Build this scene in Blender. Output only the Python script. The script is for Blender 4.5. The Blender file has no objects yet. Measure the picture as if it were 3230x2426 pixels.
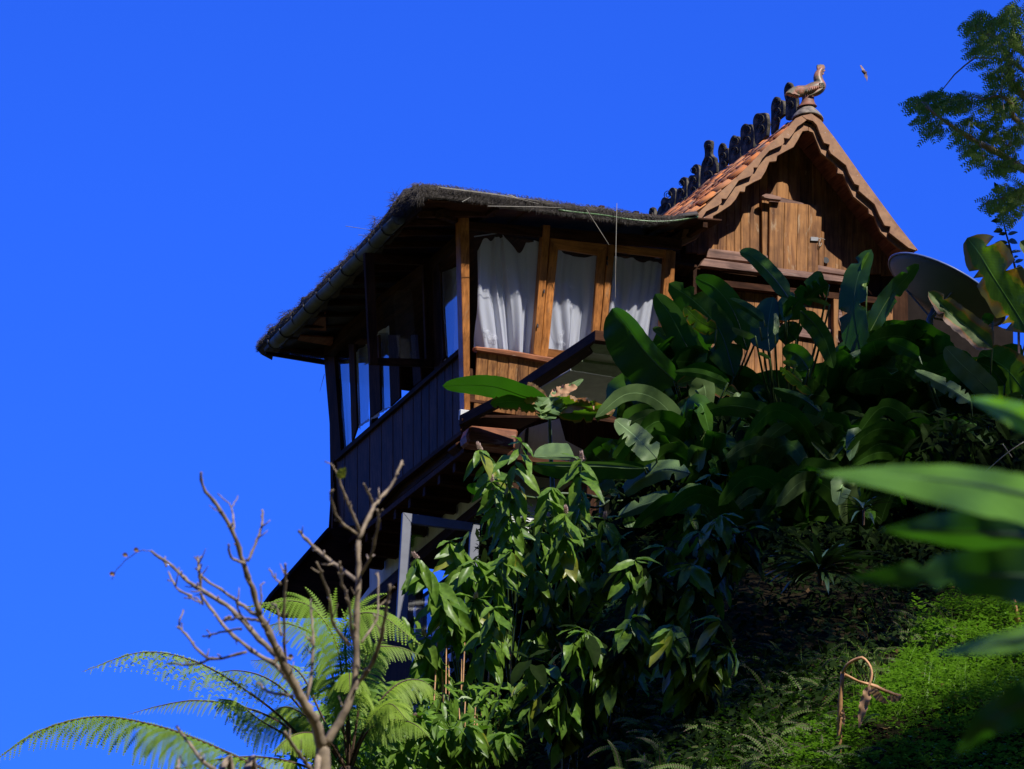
import bpy, bmesh, math, random
from mathutils import Vector, Matrix, noise
R = math.radians
rnd = random.Random(11)
S = bpy.context.scene
COL = S.collection

# ------------------------------------------------------------ camera
FPX, CU, CV = 16500.0, 1615.0, 1213.0            # focal length in photo pixels, principal point
PITCH, YAW, ROLL = R(19.0), R(21.0), R(1.3)
CAM = Vector((0, 0, 1.6))
fwd = Vector((math.sin(YAW)*math.cos(PITCH), math.cos(YAW)*math.cos(PITCH), math.sin(PITCH)))
rt0 = Vector((math.cos(YAW), -math.sin(YAW), 0))
up0 = rt0.cross(fwd)
rt = rt0*math.cos(ROLL) + up0*math.sin(ROLL)
up = up0*math.cos(ROLL) - rt0*math.sin(ROLL)
cam = bpy.data.cameras.new('camera')
co = bpy.data.objects.new('camera', cam); COL.objects.link(co)
m3 = Matrix((rt, up, -fwd)).transposed()
co.matrix_world = Matrix.Translation(CAM) @ m3.to_4x4()
cam.sensor_width = 36; cam.lens = 36*FPX/3230
cam.clip_start = .1; cam.clip_end = 2000
cam.dof.use_dof = True; cam.dof.focus_distance = 48.5; cam.dof.aperture_fstop = 13.5; cam.dof.aperture_blades = 9
S.camera = co
S.view_settings.view_transform = 'Standard'; S.view_settings.look = 'None'
S.view_settings.exposure = .28; S.view_settings.gamma = 1

# ------------------------------------------------------------ sun and sky
TRAVEL = Vector((-.26, 1, -1.08)).normalized()
sun = bpy.data.lights.new('sun', 'SUN'); so = bpy.data.objects.new('sun', sun); COL.objects.link(so)
sun.energy = 5.0; sun.angle = R(.5); sun.color = (1, .955, .88)
so.rotation_euler = (-TRAVEL).to_track_quat('Z', 'Y').to_euler()
so.location = (10, -20, 60)
world = bpy.data.worlds.new('World'); S.world = world; world.use_nodes = True
nt = world.node_tree; bgn = nt.nodes['Background']
sky = nt.nodes.new('ShaderNodeTexSky'); sky.sky_type = 'NISHITA'; sky.sun_disc = False
sky.sun_elevation = math.asin(-TRAVEL.z); sky.sun_rotation = math.atan2(-TRAVEL.x, -TRAVEL.y)
sky.air_density = 1.0; sky.dust_density = 0.2; sky.ozone_density = 3.0
tint = nt.nodes.new('ShaderNodeMix'); tint.data_type = 'RGBA'; tint.blend_type = 'MULTIPLY'
tint.inputs[0].default_value = 1
tint.inputs[7].default_value = (.128, .405, 1.58, 1)
nt.links.new(sky.outputs[0], tint.inputs[6]); nt.links.new(tint.outputs[2], bgn.inputs[0])
bgn.inputs[1].default_value = .1235

# ------------------------------------------------------------ sighting helpers: a line of sight met with a real plane of the place
def ray(u, v): return (fwd*FPX + rt*(u-CU) - up*(v-CV)).normalized()
def W(u, v, d):                                   # point at depth d (metres along the optical axis)
    return CAM + (fwd*FPX + rt*(u-CU) - up*(v-CV))*(d/FPX)
def hit(u, v, pl):
    p, n = pl; r = ray(u, v)
    return CAM + r*((p-CAM).dot(n)/r.dot(n))
def depth(p): return (p-CAM).dot(fwd)
CR = {'s': (0, 0, 1, 1), 'v': (0, 0, 1.4605, 1.4605), '1': (800, 540, .4214, .4214), '2': (1500, 540, .4214, .4214), '3': (1980, 170, .4214, .4214),
      '4': (2000, 170, .319, .319), '5': (1350, 1050, .4214, .4214), '6': (2200, 600, .5418, .5418), '7': (800, 1050, .5718, .5718),
      '8': (2800, 0, .5416, .5416), '9': (0, 1400, .633, .633), 'a': (1200, 1300, .6778, .6778), 'b': (2100, 1400, .6178, .6178),
      'c': (1800, 850, .5117, .5117), 'd': (2450, 150, .1806, .1806), 'e': (1980, 350, .2408, .2408), 'g': (2100, 340, .277, .277),
      'h': (2500, 340, .301, .301), 'i': (1040, 720, .277, .277), 'j': (2200, 780, .2529, .2529), 'k': (2700, 750, .331, .331), 'l': (1600, 1050, .271, .271)}
def px(k, x, y):
    a, b, c, d = CR[k]; return (a+x*c, b+y*d)
def H(k, pts, pl): return [hit(*px(k, x, y), pl) for x, y in pts]

# ------------------------------------------------------------ object helpers
def tag(o, label=None, cat=None, group=None, kind=None):
    if label: o['label'] = label
    if cat: o['category'] = cat
    if group: o['group'] = group
    if kind: o['kind'] = kind
    return o
def thing(name, loc, label, cat, group=None):
    o = bpy.data.objects.new(name, None); COL.objects.link(o); o.location = loc
    o.empty_display_size = .1
    return tag(o, label, cat, group)
def wloc(o):
    p = Vector((0, 0, 0))
    while o: p = p+Vector(o.location); o = o.parent
    return p
def obj(name, vs, fs, mat, parent=None, smooth=False, uvs=None, origin=None, bev=0, mi=None):
    """one mesh object; vs in world coordinates"""
    base = wloc(parent) if parent else Vector((0, 0, 0))
    org = Vector(origin) if origin is not None else (base if parent else Vector((0, 0, 0)))
    me = bpy.data.meshes.new(name)
    me.from_pydata([tuple(Vector(v)-org) for v in vs], [], fs)
    if uvs is not None:
        ul = me.uv_layers.new(name='UVMap'); fl = []
        for p in me.polygons:
            for vi in p.vertices: fl.extend(uvs[vi])
        ul.data.foreach_set('uv', fl)
    for m in (mat if isinstance(mat, (list, tuple)) else [mat]): me.materials.append(m)
    if mi: me.polygons.foreach_set('material_index', mi)
    if smooth: me.polygons.foreach_set('use_smooth', [True]*len(me.polygons))
    me.update()
    o = bpy.data.objects.new(name, me); COL.objects.link(o)
    if parent: o.parent = parent
    o.location = org-base
    if bev:
        b = o.modifiers.new('edge', 'BEVEL'); b.width = bev; b.segments = 1; b.limit_method = 'ANGLE'; b.angle_limit = R(40)
    return o
def slab(name, pts, back, mat, parent, bev=.004, front=0, kind=None):
    """a board: polygon pts (world) given thickness along vector back"""
    n = len(pts); f = back.normalized()*front
    vs = [p-f for p in pts]+[p+back for p in pts]
    nn = Vector((0, 0, 0))
    for i in range(n): nn += (pts[i]-pts[0]).cross(pts[(i+1) % n]-pts[0])
    if nn.dot(back) > 0: fs = [tuple(reversed(range(n))), tuple(range(n, 2*n))]+[(i, (i+1) % n, (i+1) % n+n, i+n) for i in range(n)]
    else: fs = [tuple(range(n)), tuple(reversed(range(n, 2*n)))]+[(i+n, (i+1) % n+n, (i+1) % n, i) for i in range(n)]
    c = sum(pts, Vector())/n
    o = obj(name, vs, fs, mat, parent, bev=bev, origin=c)
    if kind: o['kind'] = kind
    return o
def box(name, c, sx, sy, sz, mat, parent, bev=.004):
    vs = [Vector(c)+Vector((x*sx/2, y*sy/2, z*sz/2)) for x in (-1, 1) for y in (-1, 1) for z in (-1, 1)]
    fs = [(0, 1, 3, 2), (4, 6, 7, 5), (0, 4, 5, 1), (2, 3, 7, 6), (0, 2, 6, 4), (1, 5, 7, 3)]
    return obj(name, vs, fs, mat, parent, bev=bev, origin=c)
class Buf:
    def __init__(s): s.v = []; s.f = []; s.uv = []; s.mi = []
    def tube(s, pts, rad, n=6, cap=True, jit=0):
        pts = [Vector(p) for p in pts]; k = len(pts)
        if not hasattr(rad, '__len__'): rad = [rad]*k
        b0 = len(s.v); ref = None
        for i, p in enumerate(pts):
            t = (pts[min(i+1, k-1)]-pts[max(i-1, 0)]).normalized()
            if ref is None: ref = t.orthogonal().normalized()
            ref = (ref-t*ref.dot(t)).normalized(); bi = t.cross(ref)
            for j in range(n):
                a = 2*math.pi*j/n; r = rad[i]*(1+(rnd.uniform(-jit, jit) if jit else 0))
                s.v.append(p+(ref*math.cos(a)+bi*math.sin(a))*r); s.uv.append((j/n, i/k))
        for i in range(k-1):
            for j in range(n):
                a, b = b0+i*n+j, b0+i*n+(j+1) % n
                s.f.append((a, b, b+n, a+n)); s.mi.append(0)
        if cap:
            s.f.append(tuple(reversed(range(b0, b0+n)))); s.f.append(tuple(range(b0+(k-1)*n, b0+k*n))); s.mi += [0, 0]
        return s
    def quad(s, a, b, c, d, m=0):
        i = len(s.v); s.v += [a, b, c, d]; s.f.append((i, i+1, i+2, i+3)); s.uv += [(0, 0), (1, 0), (1, 1), (0, 1)]; s.mi.append(m)
    def tri(s, a, b, c, m=0):
        i = len(s.v); s.v += [a, b, c]; s.f.append((i, i+1, i+2)); s.uv += [(0, 0), (1, 0), (.5, 1)]; s.mi.append(m)
    def build(s, name, mat, parent=None, smooth=False, kind=None, origin=None):
        o = obj(name, s.v, s.f, mat, parent, smooth, s.uv, origin, mi=s.mi if isinstance(mat, (list, tuple)) else None)
        if kind: o['kind'] = kind
        return o
def lerp(a, b, t): return a+(b-a)*t
def spline(pts, n):
    """Catmull-Rom resample of tuples to n points"""
    P = [Vector(p) for p in pts]; 
    if len(P) == 2: return [P[0].lerp(P[1], i/(n-1)) for i in range(n)]
    P = [P[0]*2-P[1]]+P+[P[-1]*2-P[-2]]; out = []; k = len(P)-3
    for i in range(n):
        t = i/(n-1)*k; j = min(int(t), k-1); t -= j; a, b, c, d = P[j:j+4]
        out.append(.5*((2*b)+(c-a)*t+(2*a-5*b+4*c-d)*t*t+(3*b-a-3*c+d)*t**3))
    return out

# ------------------------------------------------------------ materials
def mat(name):
    m = bpy.data.materials.new(name); m.use_nodes = True; n = m.node_tree
    return m, n, n.nodes['Principled BSDF'], n.nodes['Material Output']
def N(n, t, **k):
    x = n.nodes.new(t)
    for a, b in k.items(): setattr(x, a, b)
    return x
def ramp(n, src, cols):
    r = n.nodes.new('ShaderNodeValToRGB'); e = r.color_ramp.elements
    while len(e) < len(cols): e.new(.5)
    for i, (p, c) in enumerate(cols): e[i].position = p; e[i].color = (*c, 1)
    n.links.new(src, r.inputs[0]); return r.outputs[0]
def mix(n, f, a, b, mode='MIX'):
    x = n.nodes.new('ShaderNodeMix'); x.data_type = 'RGBA'; x.blend_type = mode
    for i, v in ((0, f), (6, a), (7, b)):
        if isinstance(v, (int, float)): x.inputs[i].default_value = v
        elif isinstance(v, tuple): x.inputs[i].default_value = (*v, 1)
        else: n.links.new(v, x.inputs[i])
    return x.outputs[2]
def noise_tex(n, coord, scale, detail=4, rough=.55, sc=(1, 1, 1), dist=0, off=None):
    mp = N(n, 'ShaderNodeMapping'); mp.inputs[3].default_value = sc
    n.links.new(coord, mp.inputs[0])
    if off is not None: n.links.new(off, mp.inputs[1])
    t = N(n, 'ShaderNodeTexNoise'); t.inputs['Scale'].default_value = scale; t.inputs['Detail'].default_value = detail
    t.inputs['Roughness'].default_value = rough; t.inputs['Distortion'].default_value = dist
    n.links.new(mp.outputs[0], t.inputs[0]); return t.outputs[0]
def bump(n, h, b, s=.3, d=.01):
    x = N(n, 'ShaderNodeBump'); x.inputs[0].default_value = s; x.inputs[1].default_value = d
    n.links.new(h, x.inputs[2]); n.links.new(x.outputs[0], b.inputs['Normal'])
def wood(name, c1, c2, axis='z', rough=.6, worn=None, wornamt=.0, spec=.3, knots=False):
    """timber: grain along axis, a tone of its own per board, weathering"""
    m, n, b, o = mat(name)
    tc = N(n, 'ShaderNodeTexCoord').outputs['Object']; oi = N(n, 'ShaderNodeObjectInfo')
    off = N(n, 'ShaderNodeVectorMath', operation='SCALE'); off.inputs[0].default_value = (7.3, 3.1, 9.7)
    n.links.new(oi.outputs['Random'], off.inputs['Scale'])
    sc = {'x': (1, 14, 14), 'y': (14, 1, 14), 'z': (14, 14, 1)}[axis]
    sc2 = {'x': (1, 40, 40), 'y': (40, 1, 40), 'z': (40, 40, 1)}[axis]
    g = noise_tex(n, tc, 2.2, 6, .6, sc, .4, off.outputs[0])
    g2 = noise_tex(n, tc, 2.5, 3, .6, sc2, 0, off.outputs[0])
    bl = noise_tex(n, tc, 3.5, 4, .6, (1, 1, 1), .3, off.outputs[0])
    c = ramp(n, g, [(.34, c2), (.56, c1), (.75, tuple(x*1.25 for x in c1))])
    dk = ramp(n, g2, [(.28, (.25, .22, .2)), (.45, (1, 1, 1))])
    c = mix(n, .75, c, dk, 'MULTIPLY')
    pt = ramp(n, oi.outputs['Random'], [(0, (.62, .58, .58)), (.5, (.95, .92, .9)), (1, (1.25, 1.2, 1.12))])
    c = mix(n, .85, c, pt, 'MULTIPLY')
    c = mix(n, .8, c, ramp(n, bl, [(.3, (.45, .42, .42)), (.6, (1.1, 1.1, 1.1))]), 'MULTIPLY')
    if worn:
        w = noise_tex(n, tc, 9, 6, .7, {'x': (.35, 1, 1), 'y': (1, .35, 1), 'z': (1, 1, .35)}[axis], .5, off.outputs[0])
        c = mix(n, ramp(n, w, [(.62-wornamt*.25, (0, 0, 0)), (.74-wornamt*.2, (1, 1, 1))]), c, worn)
    n.links.new(c, b.inputs['Base Color']); b.inputs['Roughness'].default_value = rough
    b.inputs['Specular IOR Level'].default_value = spec
    bump(n, g2, b, .5, .004)
    return m
M = {}
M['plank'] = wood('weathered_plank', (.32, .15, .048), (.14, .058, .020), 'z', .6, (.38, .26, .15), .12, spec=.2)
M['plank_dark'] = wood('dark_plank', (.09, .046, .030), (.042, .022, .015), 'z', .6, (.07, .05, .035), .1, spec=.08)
M['frame'] = wood('varnished_frame_upright', (.42, .17, .045), (.24, .09, .022), 'z', .4, (.35, .22, .12), .05)
M['frame_x'] = wood('varnished_frame_rail', (.42, .17, .045), (.24, .09, .022), 'x', .4, (.35, .22, .12), .05)
M['dark_x'] = wood('dark_timber_across', (.075, .032, .015), (.03, .014, .008), 'x', .75, spec=.08)
M['dark_y'] = wood('dark_timber_along', (.06, .028, .014), (.026, .013, .008), 'y', .75, spec=.08)
M['dark_z'] = wood('dark_timber_upright', (.06, .028, .014), (.03, .014, .008), 'z', .75, spec=.06)
M['beam_x'] = wood('grey_brown_beam', (.26, .15, .11), (.12, .065, .05), 'x', .7, (.36, .27, .22), .2)
M['sill'] = wood('cracked_sill', (.30, .11, .045), (.12, .045, .02), 'x', .55, (.48, .32, .22), .25)
M['rafter'] = wood('red_brown_rafter', (.30, .11, .06), (.17, .06, .035), 'y', .6)
def barge_mat():
    m, n, b, o = mat('carved_board_brown')
    tc = N(n, 'ShaderNodeTexCoord').outputs['Object']
    a = noise_tex(n, tc, 5, 6, .65); g = noise_tex(n, tc, 16, 6, .7); s = noise_tex(n, tc, 38, 3, .6)
    c = ramp(n, a, [(.3, (.16, .06, .022)), (.45, (.26, .125, .05)), (.58, (.31, .155, .062)), (.72, (.30, .19, .105))])
    c = mix(n, .5, c, ramp(n, g, [(.3, (.4, .36, .34)), (.55, (1.1, 1.05, 1))]), 'MULTIPLY')
    c = mix(n, ramp(n, s, [(.66, (0, 0, 0)), (.72, (1, 1, 1))]), c, (.42, .36, .34))
    c = mix(n, ramp(n, s, [(.27, (1, 1, 1)), (.31, (0, 0, 0))]), c, (.05, .03, .025))
    n.links.new(c, b.inputs['Base Color']); b.inputs['Roughness'].default_value = .62
    bump(n, g, b, .4, .006); return m
M['barge'] = barge_mat()
def simple(name, col, rough=.6, metal=0, var=.25, scale=8, spec=.5, bmp=.15):
    m, n, b, o = mat(name); tc = N(n, 'ShaderNodeTexCoord').outputs['Object']
    a = noise_tex(n, tc, scale, 5, .6)
    lo = tuple(c*(1-var) for c in col); hi = tuple(min(1, c*(1+var)) for c in col)
    n.links.new(ramp(n, a, [(.3, lo), (.7, hi)]), b.inputs['Base Color'])
    b.inputs['Roughness'].default_value = rough; b.inputs['Metallic'].default_value = metal
    b.inputs['Specular IOR Level'].default_value = spec
    if bmp: bump(n, a, b, bmp, .01)
    return m
def wall_mat():
    m, n, b, o = mat('stained_white_plaster'); tc = N(n, 'ShaderNodeTexCoord').outputs['Object']
    a = noise_tex(n, tc, 3, 6, .65, (2, 2, .6)); g = noise_tex(n, tc, 30, 4, .7)
    c = ramp(n, a, [(.3, (.50, .52, .50)), (.5, (.72, .73, .70)), (.7, (.8, .8, .78))])
    c = mix(n, ramp(n, g, [(.66, (0, 0, 0)), (.73, (1, 1, 1))]), c, (.32, .18, .10))
    n.links.new(c, b.inputs['Base Color']); b.inputs['Roughness'].default_value = .8; bump(n, g, b, .2, .005); return m
M['plaster'] = wall_mat()
M['soffit'] = simple('pale_green_soffit', (.36, .42, .34), .7)
M['soffit_light'] = simple('whitish_soffit_panel', (.66, .70, .62), .7, var=.15)
M['soffit_green'] = simple('green_batten', (.30, .38, .22), .7)
M['frame_shade'] = simple('shade_grey_frame', (.15, .16, .19), .5, var=.15)  # white frame toned down to grey, its shade put into the colour
M['white_metal'] = simple('grey_white_paint', (.42, .44, .50), .45, var=.12)
M['steel'] = simple('dull_steel', (.26, .26, .26), .5, 0)
M['black_iron'] = simple('dark_iron', (.02, .02, .022), .5)
M['gutter'] = simple('grey_gutter', (.12, .13, .10), .6, var=.3, scale=5, spec=.2)
M['dish'] = simple('matt_grey_dish', (.14, .15, .145), .55, var=.1, scale=3)
def tile_mat():
    m, n, b, o = mat('terracotta_tile'); tc = N(n, 'ShaderNodeTexCoord').outputs['Object']; oi = N(n, 'ShaderNodeObjectInfo')
    off = N(n, 'ShaderNodeVectorMath', operation='SCALE'); off.inputs[0].default_value = (5, 3, 9); n.links.new(oi.outputs['Random'], off.inputs['Scale'])
    a = noise_tex(n, tc, 7, 6, .65, off=off.outputs[0]); g = noise_tex(n, tc, 26, 5, .7, off=off.outputs[0])
    c = ramp(n, oi.outputs['Random'], [(0, (.42, .14, .035)), (.4, (.66, .20, .03)), (.7, (.55, .20, .05)), (1, (.38, .17, .07))])
    c = mix(n, ramp(n, a, [(.52, (0, 0, 0)), (.66, (1, 1, 1))]), c, (.13, .10, .075))
    c = mix(n, ramp(n, g, [(.64, (0, 0, 0)), (.72, (1, 1, 1))]), c, (.06, .055, .045))
    n.links.new(c, b.inputs['Base Color']); b.inputs['Roughness'].default_value = .75; bump(n, g, b, .4, .006); return m
M['tile'] = tile_mat()
def moss_mat():
    m, n, b, o = mat('old_mossy_clay'); tc = N(n, 'ShaderNodeTexCoord').outputs['Object']
    a = noise_tex(n, tc, 12, 6, .7); g = noise_tex(n, tc, 60, 5, .7)
    c = ramp(n, a, [(.36, (.022, .022, .018)), (.5, (.055, .05, .038)), (.62, (.15, .13, .095)), (.75, (.26, .20, .15))])
    n.links.new(c, b.inputs['Base Color']); b.inputs['Roughness'].default_value = .7; b.inputs['Specular IOR Level'].default_value = .12
    bump(n, g, b, .8, .01); return m
M['moss'] = moss_mat()
def rooster_mat():
    m, n, b, o = mat('glazed_red_clay'); tc = N(n, 'ShaderNodeTexCoord').outputs['Object']
    a = noise_tex(n, tc, 13, 6, .65); g = noise_tex(n, tc, 70, 4, .7)
    c = ramp(n, a, [(.32, (.05, .055, .03)), (.47, (.15, .13, .075)), (.58, (.33, .13, .07)), (.72, (.42, .27, .19))])
    n.links.new(c, b.inputs['Base Color']); b.inputs['Roughness'].default_value = .45
    bump(n, g, b, .5, .006); return m
M['rooster'] = rooster_mat()
def thatch_mat():
    m, n, b, o = mat('black_palm_fibre_thatch'); tc = N(n, 'ShaderNodeTexCoord').outputs['Object']
    a = noise_tex(n, tc, 3, 5, .7, (1, 12, 1)); g = noise_tex(n, tc, 5, 5, .7, (3, 40, 10))
    c = ramp(n, a, [(.3, (.022, .017, .013)), (.6, (.065, .054, .042)), (.8, (.15, .128, .10))])
    n.links.new(c, b.inputs['Base Color']); b.inputs['Roughness'].default_value = .8
    bump(n, g, b, 1, .03); return m
M['thatch'] = thatch_mat()
M['straw'] = simple('pale_dry_straw', (.34, .31, .24), .6, var=.3)
def glass_mat(name, gloss=.0, tintc=(.97, .98, 1)):
    m, n, b, o = mat(name); n.nodes.remove(b)
    t = N(n, 'ShaderNodeBsdfTransparent'); t.inputs[0].default_value = (*tintc, 1)
    g = N(n, 'ShaderNodeBsdfGlossy'); g.inputs['Roughness'].default_value = .03
    f = N(n, 'ShaderNodeLayerWeight'); f.inputs[0].default_value = .5
    pw = N(n, 'ShaderNodeMath', operation='POWER'); n.links.new(f.outputs['Facing'], pw.inputs[0]); pw.inputs[1].default_value = 4
    ad = N(n, 'ShaderNodeMath', operation='ADD', use_clamp=True); ad.inputs[1].default_value = gloss+.06; n.links.new(pw.outputs[0], ad.inputs[0])
    tc = N(n, 'ShaderNodeTexCoord').outputs['Object']; nn = noise_tex(n, tc, 2.5, 2, .5)
    bp = N(n, 'ShaderNodeBump'); bp.inputs[0].default_value = .25; bp.inputs[1].default_value = .01; n.links.new(nn, bp.inputs[2]); n.links.new(bp.outputs[0], g.inputs['Normal'])
    x = N(n, 'ShaderNodeMixShader'); n.links.new(ad.outputs[0], x.inputs[0]); n.links.new(t.outputs[0], x.inputs[1]); n.links.new(g.outputs[0], x.inputs[2])
    n.links.new(x.outputs[0], o.inputs[0]); return m
M['glass'] = glass_mat('window_glass')
M['glass_sky'] = glass_mat('reflective_window_glass', .14, (.8, .85, .9))
def curtain_mat(name, sheer):
    m, n, b, o = mat(name); n.nodes.remove(b)
    d = N(n, 'ShaderNodeBsdfDiffuse'); d.inputs[0].default_value = (.90, .92, .98, 1)
    t = N(n, 'ShaderNodeBsdfTranslucent'); t.inputs[0].default_value = (.8, .8, .85, 1)
    x = N(n, 'ShaderNodeMixShader'); x.inputs[0].default_value = .35
    n.links.new(d.outputs[0], x.inputs[1]); n.links.new(t.outputs[0], x.inputs[2])
    p = N(n, 'ShaderNodeBsdfTransparent'); y = N(n, 'ShaderNodeMixShader'); y.inputs[0].default_value = 1-sheer
    n.links.new(p.outputs[0], y.inputs[1]); n.links.new(x.outputs[0], y.inputs[2]); n.links.new(y.outputs[0], o.inputs[0]); return m
M['curtain'] = curtain_mat('white_net_curtain', .2)
M['sheer'] = curtain_mat('sheer_net_curtain', .12)
M['thread'] = simple('white_thread', (.9, .9, .92), .8, var=.05, bmp=0)

def leaf_mat(name, top, back, trans, rough=.35, vein=0, tatter=None, uvv=True, tcol=None, spec=.5, mott=.35):
    """a leaf: base green, translucent to light from behind, side veins, optional brown scorched margin"""
    m, n, b, o = mat(name); tcn = N(n, 'ShaderNodeTexCoord'); tc = tcn.outputs['Object']; oi = N(n, 'ShaderNodeObjectInfo')
    geo = N(n, 'ShaderNodeNewGeometry')
    a = noise_tex(n, tc, 6, 4, .6)
    c = mix(n, geo.outputs['Backfacing'], top, back)
    lo = 1-mott
    c = mix(n, .9, c, ramp(n, a, [(.3, (lo, lo, lo)), (.7, (1.2, 1.15, 1.05))]), 'MULTIPLY')
    c = mix(n, .8, c, ramp(n, oi.outputs['Random'], [(0, (.7, .78, .7)), (1, (1.25, 1.15, 1.1))]), 'MULTIPLY')
    sep = N(n, 'ShaderNodeSeparateXYZ'); n.links.new(tcn.outputs['UV'], sep.inputs[0])
    hgt = None
    if vein:
        # side veins: stripes in v, slanted by distance from the midrib
        ab = N(n, 'ShaderNodeMath', operation='SUBTRACT'); n.links.new(sep.outputs[0], ab.inputs[0]); ab.inputs[1].default_value = .5
        ab2 = N(n, 'ShaderNodeMath', operation='ABSOLUTE'); n.links.new(ab.outputs[0], ab2.inputs[0])
        mu = N(n, 'ShaderNodeMath', operation='MULTIPLY_ADD'); n.links.new(ab2.outputs[0], mu.inputs[0]); mu.inputs[1].default_value = .35; n.links.new(sep.outputs[1], mu.inputs[2])
        m2 = N(n, 'ShaderNodeMath', operation='MULTIPLY'); n.links.new(mu.outputs[0], m2.inputs[0]); m2.inputs[1].default_value = vein*6.283
        sn = N(n, 'ShaderNodeMath', operation='SINE'); n.links.new(m2.outputs[0], sn.inputs[0]); hgt = sn.outputs[0]
        c = mix(n, .5, c, ramp(n, sn.outputs[0], [(0, (.8, .82, .8)), (1, (1.05, 1.05, 1.05))]), 'MULTIPLY')
        rib = N(n, 'ShaderNodeMath', operation='LESS_THAN'); n.links.new(ab2.outputs[0], rib.inputs[0]); rib.inputs[1].default_value = .012
        c = mix(n, rib.outputs[0], c, tuple(min(1, x*2.0+.03) for x in top))
    if tatter:
        ab = N(n, 'ShaderNodeMath', operation='SUBTRACT'); n.links.new(sep.outputs[0], ab.inputs[0]); ab.inputs[1].default_value = .5
        ab2 = N(n, 'ShaderNodeMath', operation='ABSOLUTE'); n.links.new(ab.outputs[0], ab2.inputs[0])
        nn = noise_tex(n, tc, 4, 4, .6)
        ad = N(n, 'ShaderNodeMath', operation='MULTIPLY_ADD'); n.links.new(nn, ad.inputs[0]); ad.inputs[1].default_value = .6; n.links.new(ab2.outputs[0], ad.inputs[2])
        t0 = tatter
        sc = ramp(n, ad.outputs[0], [(t0, (0, 0, 0)), (t0+.06, (1, 1, 1))])
        bc = ramp(n, ad.outputs[0], [(t0, (.55, .33, .03)), (t0+.04, (.32, .12, .03)), (t0+.14, (.22, .14, .10))])
        c = mix(n, sc, c, bc)
    n.links.new(c, b.inputs['Base Color']); b.inputs['Roughness'].default_value = rough; b.inputs['Specular IOR Level'].default_value = spec
    if hgt: bump(n, hgt, b, .35, .006)
    else: bump(n, a, b, .2, .01)
    tr = N(n, 'ShaderNodeBsdfTranslucent')
    if tatter or tcol is None:
        n.links.new(mix(n, 1.0, c, (1.6, 2.2, .35), 'MULTIPLY'), tr.inputs[0])
    else: tr.inputs[0].default_value = (*tcol, 1)
    x = N(n, 'ShaderNodeMixShader'); x.inputs[0].default_value = trans
    n.links.new(b.outputs[0], x.inputs[1]); n.links.new(tr.outputs[0], x.inputs[2]); n.links.new(x.outputs[0], o.inputs[0])
    return m
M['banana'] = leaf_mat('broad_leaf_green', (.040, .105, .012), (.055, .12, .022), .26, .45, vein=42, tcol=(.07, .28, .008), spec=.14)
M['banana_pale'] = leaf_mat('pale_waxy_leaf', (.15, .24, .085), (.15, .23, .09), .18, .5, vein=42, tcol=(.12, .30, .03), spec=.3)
M['banana_burnt'] = leaf_mat('scorched_leaf', (.09, .15, .03), (.09, .15, .03), .3, .5, vein=30, tatter=.56, spec=.3)
M['banana_tatty'] = leaf_mat('leaf_with_dry_rim', (.09, .17, .035), (.10, .17, .04), .3, .5, vein=36, tatter=.70, spec=.3)
M['ginger'] = leaf_mat('glossy_mid_green_leaf', (.135, .255, .032), (.15, .26, .04), .24, .36, tcol=(.18, .44, .02), spec=.22, mott=.6)
M['ginger_yellow'] = leaf_mat('yellowing_leaf', (.26, .30, .03), (.2, .26, .05), .3, .35, tcol=(.4, .45, .03))
M['dark_leaf'] = leaf_mat('dark_glossy_leaf', (.035, .075, .025), (.035, .07, .025), .08, .3, tcol=(.04, .12, .01), spec=.9)
M['fern'] = leaf_mat('fern_green', (.27, .41, .035), (.25, .39, .04), .35, .5, tcol=(.14, .40, .02), spec=.2)
M['weed'] = leaf_mat('weed_green', (.045, .095, .014), (.045, .09, .016), .25, .5, tcol=(.07, .2, .01), spec=.1, mott=.6)
M['fern_bank'] = leaf_mat('bank_fern_green', (.10, .19, .028), (.10, .18, .03), .3, .5, tcol=(.12, .26, .02), spec=.15, mott=.6)
M['feather'] = leaf_mat('feathery_tree_leaf', (.15, .24, .04), (.14, .23, .045), .5, .5, tcol=(.30, .48, .05), spec=.15, mott=.5)
M['cover'] = leaf_mat('ground_cover_leaf', (.19, .36, .038), (.18, .34, .04), .32, .45, tcol=(.19, .42, .02), mott=.65, spec=.3)
M['under'] = leaf_mat('understorey_shade_leaf', (.014, .028, .006), (.014, .028, .006), .12, .6, tcol=(.02, .06, .004), spec=.02)  # leaf green taken near black, deep shade put into the colour
M['fore'] = leaf_mat('near_leaf', (.17, .37, .045), (.16, .35, .05), .36, .42, vein=14, tcol=(.26, .68, .02), spec=.3)
M['dry'] = leaf_mat('dry_brown_leaf', (.46, .28, .15), (.40, .24, .13), .3, .7, tcol=(.5, .3, .12))
M['stalk'] = simple('green_stalk', (.05, .09, .02), .5, var=.4)
M['dry_stalk'] = simple('dry_orange_stalk', (.50, .26, .11), .6, var=.4, scale=14)
M['bark'] = simple('grey_brown_bark', (.24, .185, .125), .8, var=.6, scale=22, bmp=.6)
M['bark_pale'] = simple('pale_tree_bark', (.34, .28, .2), .75, var=.4, scale=14)
M['fern_stem'] = simple('red_brown_fern_stem', (.085, .05, .03), .7, var=.4)
M['petal'] = simple('pinkish_white_petal', (.72, .52, .46), .6, var=.3, scale=60)
def soil_mat():
    m, n, b, o = mat('dark_soil'); tc = N(n, 'ShaderNodeTexCoord').outputs['Object']
    a = noise_tex(n, tc, 1.5, 8, .7); g = noise_tex(n, tc, 20, 5, .7)
    c = ramp(n, a, [(.35, (.010, .008, .005)), (.6, (.020, .016, .009)), (.7, (.012, .020, .007))])
    n.links.new(c, b.inputs['Base Color']); b.inputs['Roughness'].default_value = 1; b.inputs['Specular IOR Level'].default_value = .0
    bump(n, g, b, .6, .04); return m
M['soil'] = soil_mat()
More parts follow.
